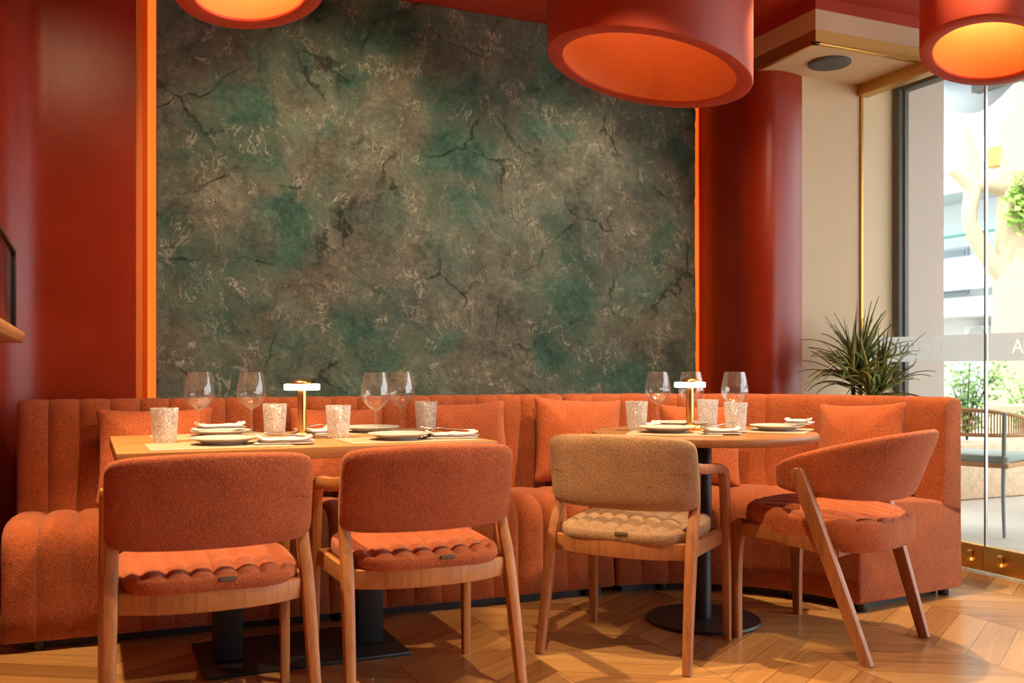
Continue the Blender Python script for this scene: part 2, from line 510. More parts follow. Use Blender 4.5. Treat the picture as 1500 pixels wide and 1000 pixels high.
# left red wall: flat beside the stone, then a concave coved corner and the side wall
GL = .21
AL = -.36
arc = [(AL + .22 - .22 * math.sin(t), SB - .22 + .22 * math.cos(t)) for t in [i / 14 * PI / 2 for i in range(15)]]
pts = [(GL, SB)] + arc + [(AL, -2.6), (AL - .15, -2.6), (AL - .15, 4.9), (GL, 4.9)]
struct(extrude_plan('wall_left', pts, 0, CEIL, M['red_gloss']))
# back wall behind the stone (bottom of the light coves)
struct(box('wall_back', (GL, SB + .07, 0), (3.29, SB + .2, CEIL), M['cove'], bev=0))
# right red column, rounded corner
cb = 4.15
px_, py_ = 3.28, 4.279
arc = [(px_, py_)]
for k in range(60):                                   # side face, rounded corner, gently bowed front
    ph = math.radians(-90 + 115 * (k + .5) / 60)
    rr = .16 if ph < math.radians(-5) else .345
    d_ = rr * math.radians(115 / 60)
    px_ += math.cos(ph) * d_; py_ += math.sin(ph) * d_
    arc.append((px_, py_))
arc[-1] = (3.605, min(py_, cb))
pts = [(3.28, SB + .2)] + arc + [(3.605, SB + .2)]
struct(extrude_plan('wall_right', pts[::-1], 0, CEIL, M['red_gloss']))
# beige pier continuing outside beyond the glass
struct(box('wall_pier', (3.605, cb, 0), (4.27, 4.5, 3.2), M['beige'], bev=0))
struct(box('wall_outdoor', (4.345, cb + .02, 0), (4.70, 4.5, 3.4), M['white_render'], bev=0))
# rear wall behind the camera
struct(box('wall_rear', (-.75, -2.75, 0), (4.2, -2.6, CEIL), M['red'], bev=0))

# soffit box with brass edge
sx0, sy0 = 3.29, 3.69
struct(box('trim_1', (sx0, sy0, 2.676), (4.25, 4.6, 2.775), M['beige'], bev=0))
struct(box('trim_2', (sx0 + .004, sy0 + .004, ZU + .006), (4.25, 4.6, 2.676), M['brass_trim'], bev=0))
struct(box('trim_3', (sx0 + .03, sy0 + .03, ZU), (4.03, 4.6, ZU + .02), M['beige'], bev=0))
struct(box('trim_4', (sx0 - .0, sy0 - .0, ZU - .004), (4.20, sy0 + .03, ZU + .007), M['brass'], bev=.001))
struct(box('trim_5', (sx0 - .0, sy0 - .0, ZU - .004), (sx0 + .03, 4.15, ZU + .007), M['brass'], bev=.001))
struct(box('trim_6', (sx0, sy0, 2.775), (4.25, 4.6, CEIL), M['red'], bev=0))

# ceiling speaker
bm = bmesh.new()
lathe(bm, [(0, -.006), (.09, -.006), (.104, -.004), (.109, 0), (.109, .01), (0, .01)], 40, (3.57, 3.90, ZU - .011))
tag(link('ceiling_speaker', bm, M['charcoal']), 'round dark grey ceiling speaker in the beige soffit', 'speaker')

# ------------------------------------------------------------------ stone panels
xs_edges = [.297, 1.557, 2.805, 3.197]
slab_labels = ['rough green and brown stone slab above the long table, beside the wide orange light strip',
               'rough green and brown stone slab in the middle, between its two neighbours',
               'narrow right-hand strip of rough green stone beside the thin orange light strip']
def stone_panel(x0, x1, label):
    bm = bmesh.new()
    nx = max(6, int((x1 - x0) / .013)); nz = 216
    z0, z1 = .02, CEIL - .002
    g = []
    for i in range(nx + 1):
        row = []
        for j in range(nz + 1):
            x = x0 + .0003 + (x1 - x0 - .0006) * i / nx; z = z0 + (z1 - z0) * j / nz
            p = Vector((x * 1.5, 0, z * 1.5))
            wv = noise.noise_vector(p * 1.3) * .35 + noise.noise_vector(p * 6) * .06
            dd, pp_ = noise.voronoi((p + wv) * 1.5)
            hs = noise.noise(pp_[0] * 7.3)
            tl = noise.noise_vector(pp_[0] * 5.1)
            h = .010 + hs * .008 + (p + wv - pp_[0] / 1.5).dot(tl) * .016 + noise.multi_fractal(p * 2.2 + wv, .9, 2.1, 5) * .004 + noise.noise(p * 11) * .0025
            h -= .006 * max(0, 1 - (dd[1] - dd[0]) / .06)
            ed = 1
            row.append(bm.verts.new((x, SB + .004 - max(0, min(h * ed, .03)), z)))
        g.append(row)
    for i in range(nx):
        for j in range(nz):
            bm.faces.new((g[i][j], g[i + 1][j], g[i + 1][j + 1], g[i][j + 1]))
    # sides and rear
    yb = SB + .045
    def strip(vs):
        bk = [bm.verts.new((v.co.x, yb, v.co.z)) for v in vs]
        for a in range(len(vs) - 1): bm.faces.new((vs[a], vs[a + 1], bk[a + 1], bk[a]))
        return bk
    strip(g[0]); strip(g[-1]); strip([r[0] for r in g]); strip([r[-1] for r in g])
    q = [bm.verts.new(c) for c in ((x0 + .001, yb, z0), (x1 - .001, yb, z0), (x1 - .001, yb, z1), (x0 + .001, yb, z1))]
    bm.faces.new(q)
    o = link('stone_panel', bm, M['stone'], angle=80)
    return tag(o, label, 'stone slab', 'stone slabs cladding the back wall')
for k in range(3): stone_panel(xs_edges[k], xs_edges[k + 1], slab_labels[k])

# light coves either side of the stone: LED profile fixed behind the stone's edge
o = box('led_strip', (.262, SB + .036, .05), (.2965, SB + .064, CEIL - .01), M['led'], bev=.002)
tag(o, 'vertical orange light strip left of the stone, the wide glowing one', 'light strip', 'light strips beside the stone')
o = box('led_strip', (3.203, SB + .052, .05), (3.262, SB + .068, CEIL - .01), M['led_dim'], bev=.002)
tag(o, 'thin vertical orange light strip right of the stone, beside the red column', 'light strip', 'light strips beside the stone')

# ------------------------------------------------------------------ sofas
SE = math.radians(-2.2)
E1 = Vector((math.cos(SE), math.sin(SE), 0)); E2 = Vector((-math.sin(SE), math.cos(SE), 0))
SO = Vector((-.27, 3.766, 0))
LS = 2.42                       # length of the straight module
DEP = .66
RF = .768                        # radius of the curved front
def sofa_frame(s, curved):
    """-> point on the seat front line and direction towards the back, sofa coordinates"""
    if not curved:
        return Vector((s, 0, 0)), Vector((0, 1, 0))
    al = RF * PI / 2 * 1.0
    if s <= al:
        t = s / RF
        c = Vector((LS, -RF, 0))
        n = Vector((math.sin(t), math.cos(t), 0))
        return c + n * RF, n
    return Vector((LS + RF, -RF - (s - al), 0)), Vector((1, 0, 0))

SEAT = [(.012, .035, 0), (0, .05, .3), (0, .14, 1), (0, .24, 1), (0, .32, 1), (.004, .365, 1), (.018, .402, 1), (.045, .430, 1), (.09, .446, 1),
        (.16, .452, 1), (.28, .448, 1), (.38, .440, 1), (.46, .432, 1), (.52, .425, .5), (.56, .418, 0), (.62, .405, 0), (.652, .392, 0), (.655, .37, 0), (.655, .035, 0)]
BACK = [(.515, .395, 0), (.520, .44, 1), (.523, .52, 1), (.526, .60, 1), (.529, .68, 1), (.532, .76, 1), (.535, .82, 1), (.540, .850, .9), (.552, .867, .7),
        (.575, .874, .5), (.62, .874, .2), (.645, .868, 0), (.655, .85, 0), (.655, .60, 0), (.655, .36, 0), (.60, .36, 0)]
PLINTH = [(.05, 0, 0), (.05, .06, 0), (.60, .06, 0), (.60, 0, 0)]

def sofa_part(name, prof, length, curved, amp, pitch, parent, mat, s0=0, plainfrom=1e9, rnd=.014):
    bm = bmesh.new()
    us = [0, .02, .06, .13, .24, .37, .5, .63, .76, .87, .94, .98]
    ss = []
    nch = max(1, round(length / pitch)); p = length / nch
    for c in range(nch):
        for u in us: ss.append(((c + u) * p, u))
    ss.append((length, 0))
    ss = [x for x in ss if rnd * 1.2 < x[0] < length - rnd * 1.2 or rnd == 0]
    secs = [(s, u, 0.0) for s, u in ss]
    if rnd:
        pre = [(0, 0, rnd), (rnd * .12, .02, rnd * .5), (rnd * .45, .05, rnd * .15), (rnd, .1, 0)]
        post = [(length - a, b, c) for a, b, c in pre[::-1]]
        secs = pre + secs + post
    n = len(prof)
    nrm = []
    for i in range(n):
        a = Vector(prof[i - 1][:2]); b = Vector(prof[(i + 1) % n][:2]); t = (b - a).normalized()
        nrm.append(Vector((-t.y, t.x)))
    # make sure normals look outward
    cx = sum(q[0] for q in prof) / n; cz = sum(q[1] for q in prof) / n
    rings = []
    for s, u, inset in secs:
        g = 1 - abs(2 * u - 1) ** 3.4
        if s > plainfrom: g = 1 - (1 - g) * .22
        base, d = sofa_frame(s + s0, curved)
        ring = []
        for i, (t, z, w) in enumerate(prof):
            o = nrm[i]
            if prof is SEAT or prof is BACK: o = o
            if o.dot(Vector((t - cx, z - cz))) < 0: o = -o
            off = amp * w * (g - .75) - inset * (1 if w > 0 or inset else 0)
            tt, zz = t + o.x * off, z + o.y * off
            q = base + d * tt
            wv = SO + E1 * q.x + E2 * q.y
            ring.append(bm.verts.new((wv.x, wv.y, zz)))
        rings.append(ring)
    for a, b in zip(rings, rings[1:]):
        for i in range(n):
            j = (i + 1) % n
            bm.faces.new((a[i], a[j], b[j], b[i]))
    bm.faces.new(rings[0]); bm.faces.new(rings[-1][::-1])
    return link(name, bm, mat, parent, angle=50)

def foot(parent, x, y):
    bm = bmesh.new()
    q = SO + E1 * x + E2 * y
    lathe(bm, [(0, 0), (.02, 0), (.024, .006), (.022, .036), (0, .036)], 16, (q.x, q.y, 0))
    return link('foot', bm, M['black'], parent)

so1 = empty('banquette_sofa', 'long straight rust banquette with vertical channels along the stone wall', 'sofa')
sofa_part('seat', SEAT, LS, False, .022, .118, so1, M['rust'])
sofa_part('backrest', BACK, LS, False, .018, .118, so1, M['rust'])
sofa_part('plinth', PLINTH, LS - .1, False, 0, 3, so1, M['black'], .05, rnd=0)
for x in (.12, 1.2, 2.3): foot(so1, x, .04)
so2 = empty('corner_sofa', 'curved rust corner banquette wrapping around the round table', 'sofa')
LC = RF * math.radians(82.5)
sofa_part('seat', SEAT, LC - .004, True, .018, .118, so2, M['rust'], .004, .52)
sofa_part('backrest', BACK, LC - .004, True, .013, .086, so2, M['rust'], .004, .60)
sofa_part('plinth', PLINTH, LC - .1, True, 0, .1, so2, M['black'], .05, rnd=0)
c = Vector((LS, -RF, 0))
for t, rr in ((.3, .05), (1.0, .05), (1.40, .05), (1.40, .60)):
    q = c + Vector((math.sin(t), math.cos(t), 0)) * (RF + rr); foot(so2, q.x, q.y)

# scatter cushions ------------------------------------------------------------
def cushion(W, H, T, loc, rz, lean, label, tilt=0, n=5.0):
    bm = bmesh.new()
    rnd = random.Random(label)
    ph = rnd.random() * 6
    def fn(x, y, d):
        u, v = 2 * x / W, 2 * y / H
        wob = .006 * noise.noise(Vector((x * 6 + ph, y * 6, d * 8)))
        px = 1 - .085 * (1 - min(1, abs(v)) ** 3.0); py = 1 - .085 * (1 - min(1, abs(u)) ** 3.0)   # sides draw in, corners stay out
        return Vector((x * px, d * (1 - .35 * (abs(u) * abs(v)) ** 2) + wob, y * py + H / 2))
    pillow(bm, W, H, T, 26, 1.7, fn, 14, 120)
    # piped seam along the rim is part of the same cover
    o = link('scatter_cushion', bm, M['rust_cushion'], angle=75)
    o.rotation_euler = (lean, tilt, rz); o.location = loc
    return tag(o, label, 'cushion', 'rust cushions leaning on the banquettes')

def on_sofa(x, y, z=.45):
    q = SO + E1 * x + E2 * y
    return (q.x, q.y, z)
lean = -math.radians(13)
cushion(.46, .40, .13, on_sofa(.52, .375, .452), SE, lean, 'wide rust cushion at the left end of the long banquette, behind the first tumbler')
cushion(.42, .39, .13, on_sofa(1.26, .375, .452), SE, lean, 'rust cushion behind the brass lamp on the long table', .02)
cushion(.42, .41, .13, on_sofa(1.87, .375, .452), SE, lean, 'rust cushion behind the right end of the long table', -.02)
cushion(.44, .425, .15, on_sofa(2.395, .33, .450), SE - .22, lean * 1.1, 'tall square rust cushion between the long table and the round table', .05)
cushion(.40, .40, .14, on_sofa(2.90, .09, .442), SE - .72, lean, 'rust cushion mostly hidden behind the round table pedestal', .0)
cushion(.42, .42, .15, on_sofa(3.44, -.36, .440), SE - 1.18, lean, 'rust cushion at the right end of the corner banquette', -.05)

# ------------------------------------------------------------------ chairs
def seat_cushion(mat, root, W, Dp, z0, z1, channels, crown=.018, rear_round=True, y_c=0.0, tag_x=.03, n=3.6, tilt=.022):
    """Upholstered seat with front-to-back channels on the top."""
    bm = bmesh.new()
    segs = 240
    def outline(an):
        c, s = math.cos(an), math.sin(an)
        rho = 1 / (abs(c) ** n + abs(s) ** n) ** (1 / n)
        return rho * c * W / 2, rho * s * Dp / 2 + y_c
    H = z1 - z0
    prof = [(.0, 0), (.90, 0), (.955, .06), (.985, .2), (1.0, .45), (1.0, .66), (.994, .82), (.982, .92), (.965, .955)]
    tops = [.955, .94, .92, .90, .885, .865, .84, .81, .775, .74, .70, .66, .62, .58, .54, .50, .46, .42, .38, .34, .30, .26, .22, .18, .14, .10, .06, .03]
    vr = []
    def place(r, zf, an, top):
        x, y = outline(an)
        x *= r; y = y_c + (y - y_c) * r
        z = z0 + H * zf
        if top:
            lip = min(1, max(0, (.965 - r) / .05))
            z = z0 + H * (.955 + .045 * lip) + crown * (1 - (r / .965) ** 2)
            u = (x / W + .5) * channels
            f = u - math.floor(u)
            z += (.0125 * (1 - abs(2 * f - 1) ** 2.8) - .0095) * lip
        z += tilt * (y - y_c + Dp / 2) / Dp * zf
        return bm.verts.new((x, y, z))
    R = []
    for r, zf in prof[1:]: R.append([place(r, zf, 2 * PI * i / segs, False) for i in range(segs)])
    for a, b in zip(R, R[1:]):
        for i in range(segs):
            j = (i + 1) % segs
            bm.faces.new((a[i], a[j], b[j], b[i]))
    bm.faces.new(R[0][::-1])
    # top as a grid clipped to the outline (lets channels stay straight)
    last = R[-1]
    nx, ny = channels * 8, 14
    for rr in tops:
        cur = [place(rr, 1, 2 * PI * i / segs, True) for i in range(segs)]
        for i in range(segs):
            j = (i + 1) % segs
            bm.faces.new((last[i], last[j], cur[j], cur[i]))
        last = cur
    c = bm.verts.new((0, y_c, z1 + crown + tilt / 2))
    for i in range(segs): bm.faces.new((last[i], last[(i + 1) % segs], c))
    s = link('seat', bm, mat, root, angle=60)
    # small dark sewn label at the rear edge
    bm = bmesh.new()
    if tag_x is None:
        bm.free(); return s
    add_box(bm, (tag_x - .023, y_c - Dp / 2 - .004, z0 + H * .74), (tag_x + .023, y_c - Dp / 2 + .016, z0 + H * .96), .002)
    t = link('label_tag', bm, M['tag'], s)
    bm = bmesh.new()
    x = tag_x - .018
    for wd in (.006, .004, .007, .004, .006):          # illegible woven lettering
        add_box(bm, (x, y_c - Dp / 2 - .0052, z0 + H * .81), (x + wd, y_c - Dp / 2 - .004, z0 + H * .89)); x += wd + .0023
    tt = link('label_text', bm, M['tag_thread'], s)
    t['label'] = 'dark sewn label on the rear edge'
    return s

def back_curve(kx, W, y0, sag):
    """arc in plan: returns f(x along width, d outwards) -> (x, y)"""
    Rr = (W * W / 4 + sag * sag) / (2 * sag)
    def f(x, d):
        a = x / Rr
        return ((Rr + d) * math.sin(a), y0 - ((Rr + d) * math.cos(a) - (Rr - sag)))
    return f

def arm_chair(name, label, fab, woodm, group):
    root = empty(name, label, 'chair', group=group)
    seat_cushion(fab, root, .485, .47, .402, .448, 8, .026, y_c=.0)
    # backrest: gently curved upholstered slab, leaning back, top edge crowned
    f = back_curve(0, .56, -.140, .062)
    W, Hh, z0 = .565, .257, .513
    bm = bmesh.new()
    def fn(x, y, d):
        v = y / Hh + .5
        w = abs(2 * x / W)
        px, py = f(x, -d)
        py -= (v - .5) * .045            # lean
        z = z0 + v * Hh + (.006 if v > .5 else 0) - (.012 * w * w if v > .5 else -.004 * w * w)
        return Vector((px, py, z))
    pillow(bm, W, Hh, .052, 9, 7, fn, 12, 120)
    link('backrest', bm, fab, root, angle=70)
    # frame: curved apron under the seat
    bm = bmesh.new()
    ap = [(-.232, -.165, .385, .026, .058), (-.13, -.208, .385, .026, .058), (0, -.222, .385, .026, .058), (.13, -.208, .385, .026, .058), (.232, -.165, .385, .026, .058)]
    sw = [(p[0], p[1], p[2], p[4], p[3]) for p in spline(ap, 6)]
    sweep(bm, sw, (0, 0, 1), 6)
    for sx in (-1, 1):
        sweep(bm, [(sx * .244, -.17, .385, .058, .024), (sx * .247, .20, .385, .058, .024)], (0, 0, 1), 6)
    sweep(bm, [(-.245, .195, .385, .058, .024), (.245, .195, .385, .058, .024)], (0, 0, 1), 6)
    link('seat_frame', bm, woodm, root)
    for sx in (-1, 1):
        bm = bmesh.new()                # rear leg, splayed to the rear
        p = [(sx * .268, -.252, 0, .030, .034), (sx * .262, -.212, .20, .034, .040), (sx * .256, -.165, .40, .037, .045), (sx * .252, -.118, .53, .034, .038), (sx * .250, -.098, .665, .028, .028)]
        sweep(bm, spline(p, 5), (1, 0, 0), 4.5)
        link('leg', bm, woodm, root)
        bm = bmesh.new()                # front leg
        p = [(sx * .268, .225, 0, .028, .030), (sx * .266, .222, .25, .032, .038), (sx * .263, .216, .48, .034, .046), (sx * .262, .207, .58, .034, .050), (sx * .262, .185, .626, .034, .046)]
        sweep(bm, spline(p, 5), (1, 0, 0), 4.5)
        link('leg', bm, woodm, root)
        bm = bmesh.new()                # arm running back to the backrest
        p = [(sx * .262, .206, .612, .034, .040), (sx * .262, .14, .638, .036, .036), (sx * .263, .02, .648, .036, .034), (sx * .262, -.07, .656, .034, .036), (sx * .256, -.120, .664, .024, .034)]
        sweep(bm, spline(p, 5), (1, 0, 0), 4.5)
        link('armrest', bm, woodm, root)
    return root

def put(o, x, y, face):
    """face: direction (a,b) the chair looks at"""
    o.location = (x, y, 0)
    o.rotation_euler = (0, 0, math.atan2(face[1], face[0]) - PI / 2)

gch = 'armchairs with curved backs'
c1 = arm_chair('dining_armchair', 'rust upholstered armchair with oak frame, left of the two at the long table', M['rust_chair'], M['oak_leg'], gch)
put(c1, .318, 2.865, (0, 1))
c2 = copy_tree(c1); c2['label'] = 'rust upholstered armchair with oak frame, right of the two at the long table'
put(c2, .955, 2.905, (0, 1))
c3 = arm_chair('dining_armchair', 'beige upholstered armchair with brown wood frame at the round table', M['beige_fabric'], M['dark_leg'], gch)
put(c3, 1.828, 2.976, (.79, .61))

def tub_chair():
    root = empty('tub_chair', 'rust tub chair with wraparound back seen side-on, right of the round table', 'chair')
    bm_mat = M['rust_chair']
    seat_cushion(bm_mat, root, .53, .56, .365, .475, 8, .028, y_c=.0, tag_x=None, n=2.9)
    # wraparound back: plan half ellipse, taller at the rear
    bm = bmesh.new()
    W = 1.06
    def fn(x, y, d):
        u = x / (W / 2)                 # -1..1 around the wrap
        an = u * math.radians(104)
        v = y + .5
        k = abs(u) ** 2.0
        zt = .790 - .125 * k; zb = .540 + .032 * k
        z = zb + v * (zt - zb)
        rx = .285 + d; ry = .300 + d
        rear = math.cos(an)
        lean = (v - .35) * .10 * max(0, rear)
        return Vector((rx * math.sin(an) * (1 + .06 * (v - .5)), -.005 - ry * rear * .98 - lean, z))
    pillow(bm, W, 1.0, .056, 9, 8, fn, 12, 110)
    link('backrest', bm, bm_mat, root, angle=70)
    w = M['dark_leg']
    bm = bmesh.new()
    for sx in (-1, 1):
        sweep(bm, spline([(sx * .238, .235, .405, .052, .034), (sx * .246, .10, .408, .056, .030), (sx * .255, -.125, .382, .056, .028)], 5), (0, 0, 1), 4.5)
    sweep(bm, [(-.235, .232, .395, .05, .028), (.235, .232, .395, .05, .028)], (0, 0, 1), 4.5)
    sweep(bm, [(-.245, -.14, .375, .05, .028), (.245, -.14, .375, .05, .028)], (0, 0, 1), 4.5)
    link('seat_frame', bm, w, root)
    for sx in (-1, 1):
        bm = bmesh.new()
        sweep(bm, spline([(sx * .245, -.255, 0, .030, .040), (sx * .268, -.180, .22, .034, .048), (sx * .290, -.108, .43, .036, .052), (sx * .312, -.040, .63, .034, .050), (sx * .314, -.033, .652, .024, .030)], 5), (1, 0, 0), 4.5)
        link('leg', bm, w, root)
        bm = bmesh.new()
        sweep(bm, spline([(sx * .232, .25, 0, .030, .032), (sx * .235, .255, .20, .034, .044), (sx * .237, .255, .34, .036, .060), (sx * .238, .238, .41, .034, .062), (sx * .238, .215, .425, .03, .04)], 5), (1, 0, 0), 4.5)
        link('leg', bm, w, root)
    return root
tc = tub_chair()
put(tc, 2.535, 2.769, (-.369, .93))

# ------------------------------------------------------------------ tables
TX0, TX1, TY0, TY1 = .085, 1.31, 3.05, 3.85
t1 = empty('dining_table', 'long rectangular oak dining table on two black columns', 'table', ((TX0 + TX1) / 2, (TY0 + TY1) / 2, 0))
hx, hy = (TX1 - TX0) / 2, (TY1 - TY0) / 2
box('tabletop', (-hx, -hy, .712), (hx, hy, .75), M['oak'], t1, .004)
box('base_plate', (-.345, -.255, 0), (.345, .165, .012), M['black'], t1, .002)
for x in (-.25, .245):
    box('column', (x - .046, -.10, .012), (x + .046, -.01, .70), M['black'], t1, .003)
box('top_bracket', (-.42, -.18, .70), (.42, .07, .712), M['black'], t1, .001)

RX, RY = 2.250, 3.165
t2 = empty('round_table', 'round wooden dining table on a black disc pedestal', 'table', (RX, RY, 0))
bm = bmesh.new()
lathe(bm, [(0, .718), (.415, .718), (.437, .722), (.441, .730), (.441, .746), (.438, .75), (0, .75)], 96)
link('tabletop', bm, M['oak_round'], t2)
bm = bmesh.new(); lathe(bm, [(0, 0), (.222, 0), (.226, .004), (.222, .012), (0, .014)], 64); link('base_plate', bm, M['black'], t2)
bm = bmesh.new(); lathe(bm, [(0, .012), (.033, .012), (.033, .70), (.03, .705), (0, .705)], 28); link('column', bm, M['black'], t2)
bm = bmesh.new(); lathe(bm, [(0, .704), (.12, .704), (.12, .718), (0, .718)], 32); link('top_bracket', bm, M['black'], t2)

# ------------------------------------------------------------------ tableware
TZ = .75
MZ = TZ + .0025
def placemat(x, y, rz, label, w=.42, d=.30):
    bm = bmesh.new(); add_box(bm, (-w / 2, -d / 2, 0), (w / 2, d / 2, .0025), .0008, seg=1)
    o = link('placemat', bm, M['mat']); o.location = (x, y, TZ + .0002); o.rotation_euler = (0, 0, rz)
    return tag(o, label, 'placemat', 'tan placemats')
placemat(.40, 3.235, 0, 'tan placemat at the left front of the long table', .44)
placemat(1.04, 3.235, 0, 'tan placemat at the right front of the long table', .46)
placemat(.42, 3.67, 0, 'tan placemat at the left rear of the long table, sofa side', .40, .29)
placemat(1.00, 3.67, 0, 'tan placemat at the right rear of the long table, sofa side', .46, .29)
placemat(2.075, 3.10, -.65, 'tan placemat on the round table in front of the beige chair', .36, .26)
placemat(2.545, 3.07, .72, 'tan placemat on the right of the round table', .33, .24)
placemat(2.29, 3.445, .05, 'tan placemat on the sofa side of the round table', .34, .22)

def mk_plate():
    bm = bmesh.new()
    lathe(bm, [(0, .004), (.058, .004), (.060, 0), (.066, 0), (.068, .004), (.088, .013), (.106, .0185), (.109, .0205), (.108, .0225), (.103, .0215), (.083, .0165), (.068, .0105), (.060, .009), (0, .009)], 56)
    return link('plate', bm, M['porcelain'])
plates = [(.42, 3.265, 'grey plate on the left front placemat of the long table'),
          (1.01, 3.235, 'grey plate on the right front placemat of the long table'),
          (.46, 3.665, 'grey plate under a printed napkin, left rear of the long table'),
          (1.03, 3.655, 'grey plate at the right rear of the long table, behind the wine glasses'),
          (2.08, 3.165, 'grey plate on the round table nearest the beige chair'),
          (2.545, 3.075, 'grey plate on the right side of the round table'),
          (2.325, 3.425, 'grey plate on the sofa side of the round table')]
p0 = None
for x, y, lb in plates:
    o = p0.copy() if p0 else mk_plate()
    if p0: COL.objects.link(o)
    p0 = p0 or o
    o.location = (x, y, MZ + .0003); tag(o, lb, 'plate', 'grey plates')

def wine_glass(x, y, label):
    root = empty('wine_glass', label, 'wine glass', (x, y, TZ + .0005), 0, 'clear wine glasses')
    return root
def mk_wine():
    root = empty('wine_glass', '', 'wine glass', group='clear wine glasses')
    bm = bmesh.new()
    outer = [(.0045, .088), (.014, .093), (.032, .106), (.047, .124), (.0545, .141), (.0560, .153), (.0535, .178), (.0475, .208), (.0420, .232)]
    inner = [(r - .0013, z + .001) for r, z in outer]
    lathe(bm, spline(outer, 3) + [(.0417, .2335), (.0408, .2325)] + [(max(0, r), z) for r, z in spline(inner, 3)[::-1]] + [(0, .0945)], 40)
    link('bowl', bm, M['wine'], root)
    bm = bmesh.new()
    lathe(bm, [(0, .004), (.008, .005), (.0045, .012), (.0036, .03), (.0036, .075), (.0042, .088), (.0055, .094), (0, .095)], 20)
    link('stem', bm, M['wine'], root)
    bm = bmesh.new()
    lathe(bm, [(0, 0), (.034, 0), (.0355, .001), (.034, .0022), (.02, .0034), (.008, .0052), (0, .0055)], 40)
    link('base', bm, M['wine'], root)
    return root
wines = [(.395, 3.765, 'wine glass at the far left of the long table, above the printed napkin'),
         (.590, 3.79, 'second wine glass from the left, behind a tumbler by the brass lamp'),
         (1.005, 3.51, 'wine glass right of the lamp on the long table, nearer of the pair'),
         (1.175, 3.735, 'wine glass at the right rear of the long table, beside the last tumbler'),
         (2.295, 3.565, 'wine glass left of the lamp on the round table'),
         (2.446, 3.53, 'wine glass standing behind the lamp on the round table'),
         (2.480, 3.265, 'wine glass right of the lamp on the round table, behind a tumbler')]
w0 = mk_wine()
for k, (x, y, lb) in enumerate(wines):
    o = w0 if k == 0 else copy_tree(w0)
    o.location = (x, y, TZ + .0032); o['label'] = lb

def mk_tumbler():
    bm = bmesh.new()
    segs = 48
    prof_o = [(0, 0), (.033, 0), (.0375, .002), (.0385, .012), (.041, .05), (.0435, .09), (.0455, .114), (.0450, .1155), (.0435, .114)]
    prof_i = [(.0415, .09), (.039, .05), (.0365, .018), (.033, .014), (0, .013)]
    lathe(bm, prof_o + prof_i, segs)
    # diamond relief pressed into the outside
    for v in bm.verts:
        r = math.hypot(v.co.x, v.co.y)
        if .006 < v.co.z < .105 and r > .037:
            pass
    return link('tumbler', bm, M['cut'])
tumblers = [(.245, 3.40, 'textured tumbler at the far left of the long table'),
            (.655, 3.655, 'textured tumbler between the second wine glass and the brass lamp'),
            (.835, 3.40, 'textured tumbler just right of the lamp on the long table'),
            (1.262, 3.675, 'textured tumbler at the right rear corner of the long table'),
            (2.046, 3.335, 'textured tumbler at the left of the round table'),
            (2.437, 3.395, 'textured tumbler right of the round table lamp, further of two'),
            (2.325, 3.055, 'textured tumbler in front at the middle of the round table, nearer of two')]
u0 = None
for x, y, lb in tumblers:
    o = u0.copy() if u0 else mk_tumbler()
    if u0: COL.objects.link(o)
    u0 = u0 or o
    o.location = (x, y, TZ + .0032); tag(o, lb, 'tumbler', 'textured water tumblers')

def table_lamp(x, y, label):
    root = empty('table_lamp', label, 'table lamp', (x, y, TZ + .0006), 0, 'small brass table lamps')
    bm = bmesh.new(); lathe(bm, [(0, 0), (.045, 0), (.0468, .003), (.0468, .016), (.044, .0195), (.022, .024), (.0175, .028), (0, .03)], 48); link('base', bm, M['lamp_brass'], root)
    bm = bmesh.new(); lathe(bm, [(0, .022), (.0165, .026), (.0160, .175), (0, .176)], 36); link('stem', bm, M['lamp_brass'], root)
    bm = bmesh.new(); lathe(bm, [(0, .173), (.060, .173), (.0635, .176), (.0635, .192), (.061, .195), (0, .195)], 56)
    d = link('diffuser', bm, M['lamp_glow'], root); d['label'] = 'glowing white disc diffuser'
    bm = bmesh.new(); lathe(bm, [(0, .1945), (.037, .1945), (.037, .199), (.032, .206), (.018, .2115), (0, .213)], 40); link('cap', bm, M['lamp_brass'], root)
table_lamp(.713, 3.44, 'brass table lamp with glowing disc on the long table')
table_lamp(2.27, 3.285, 'brass table lamp with glowing disc on the round table')

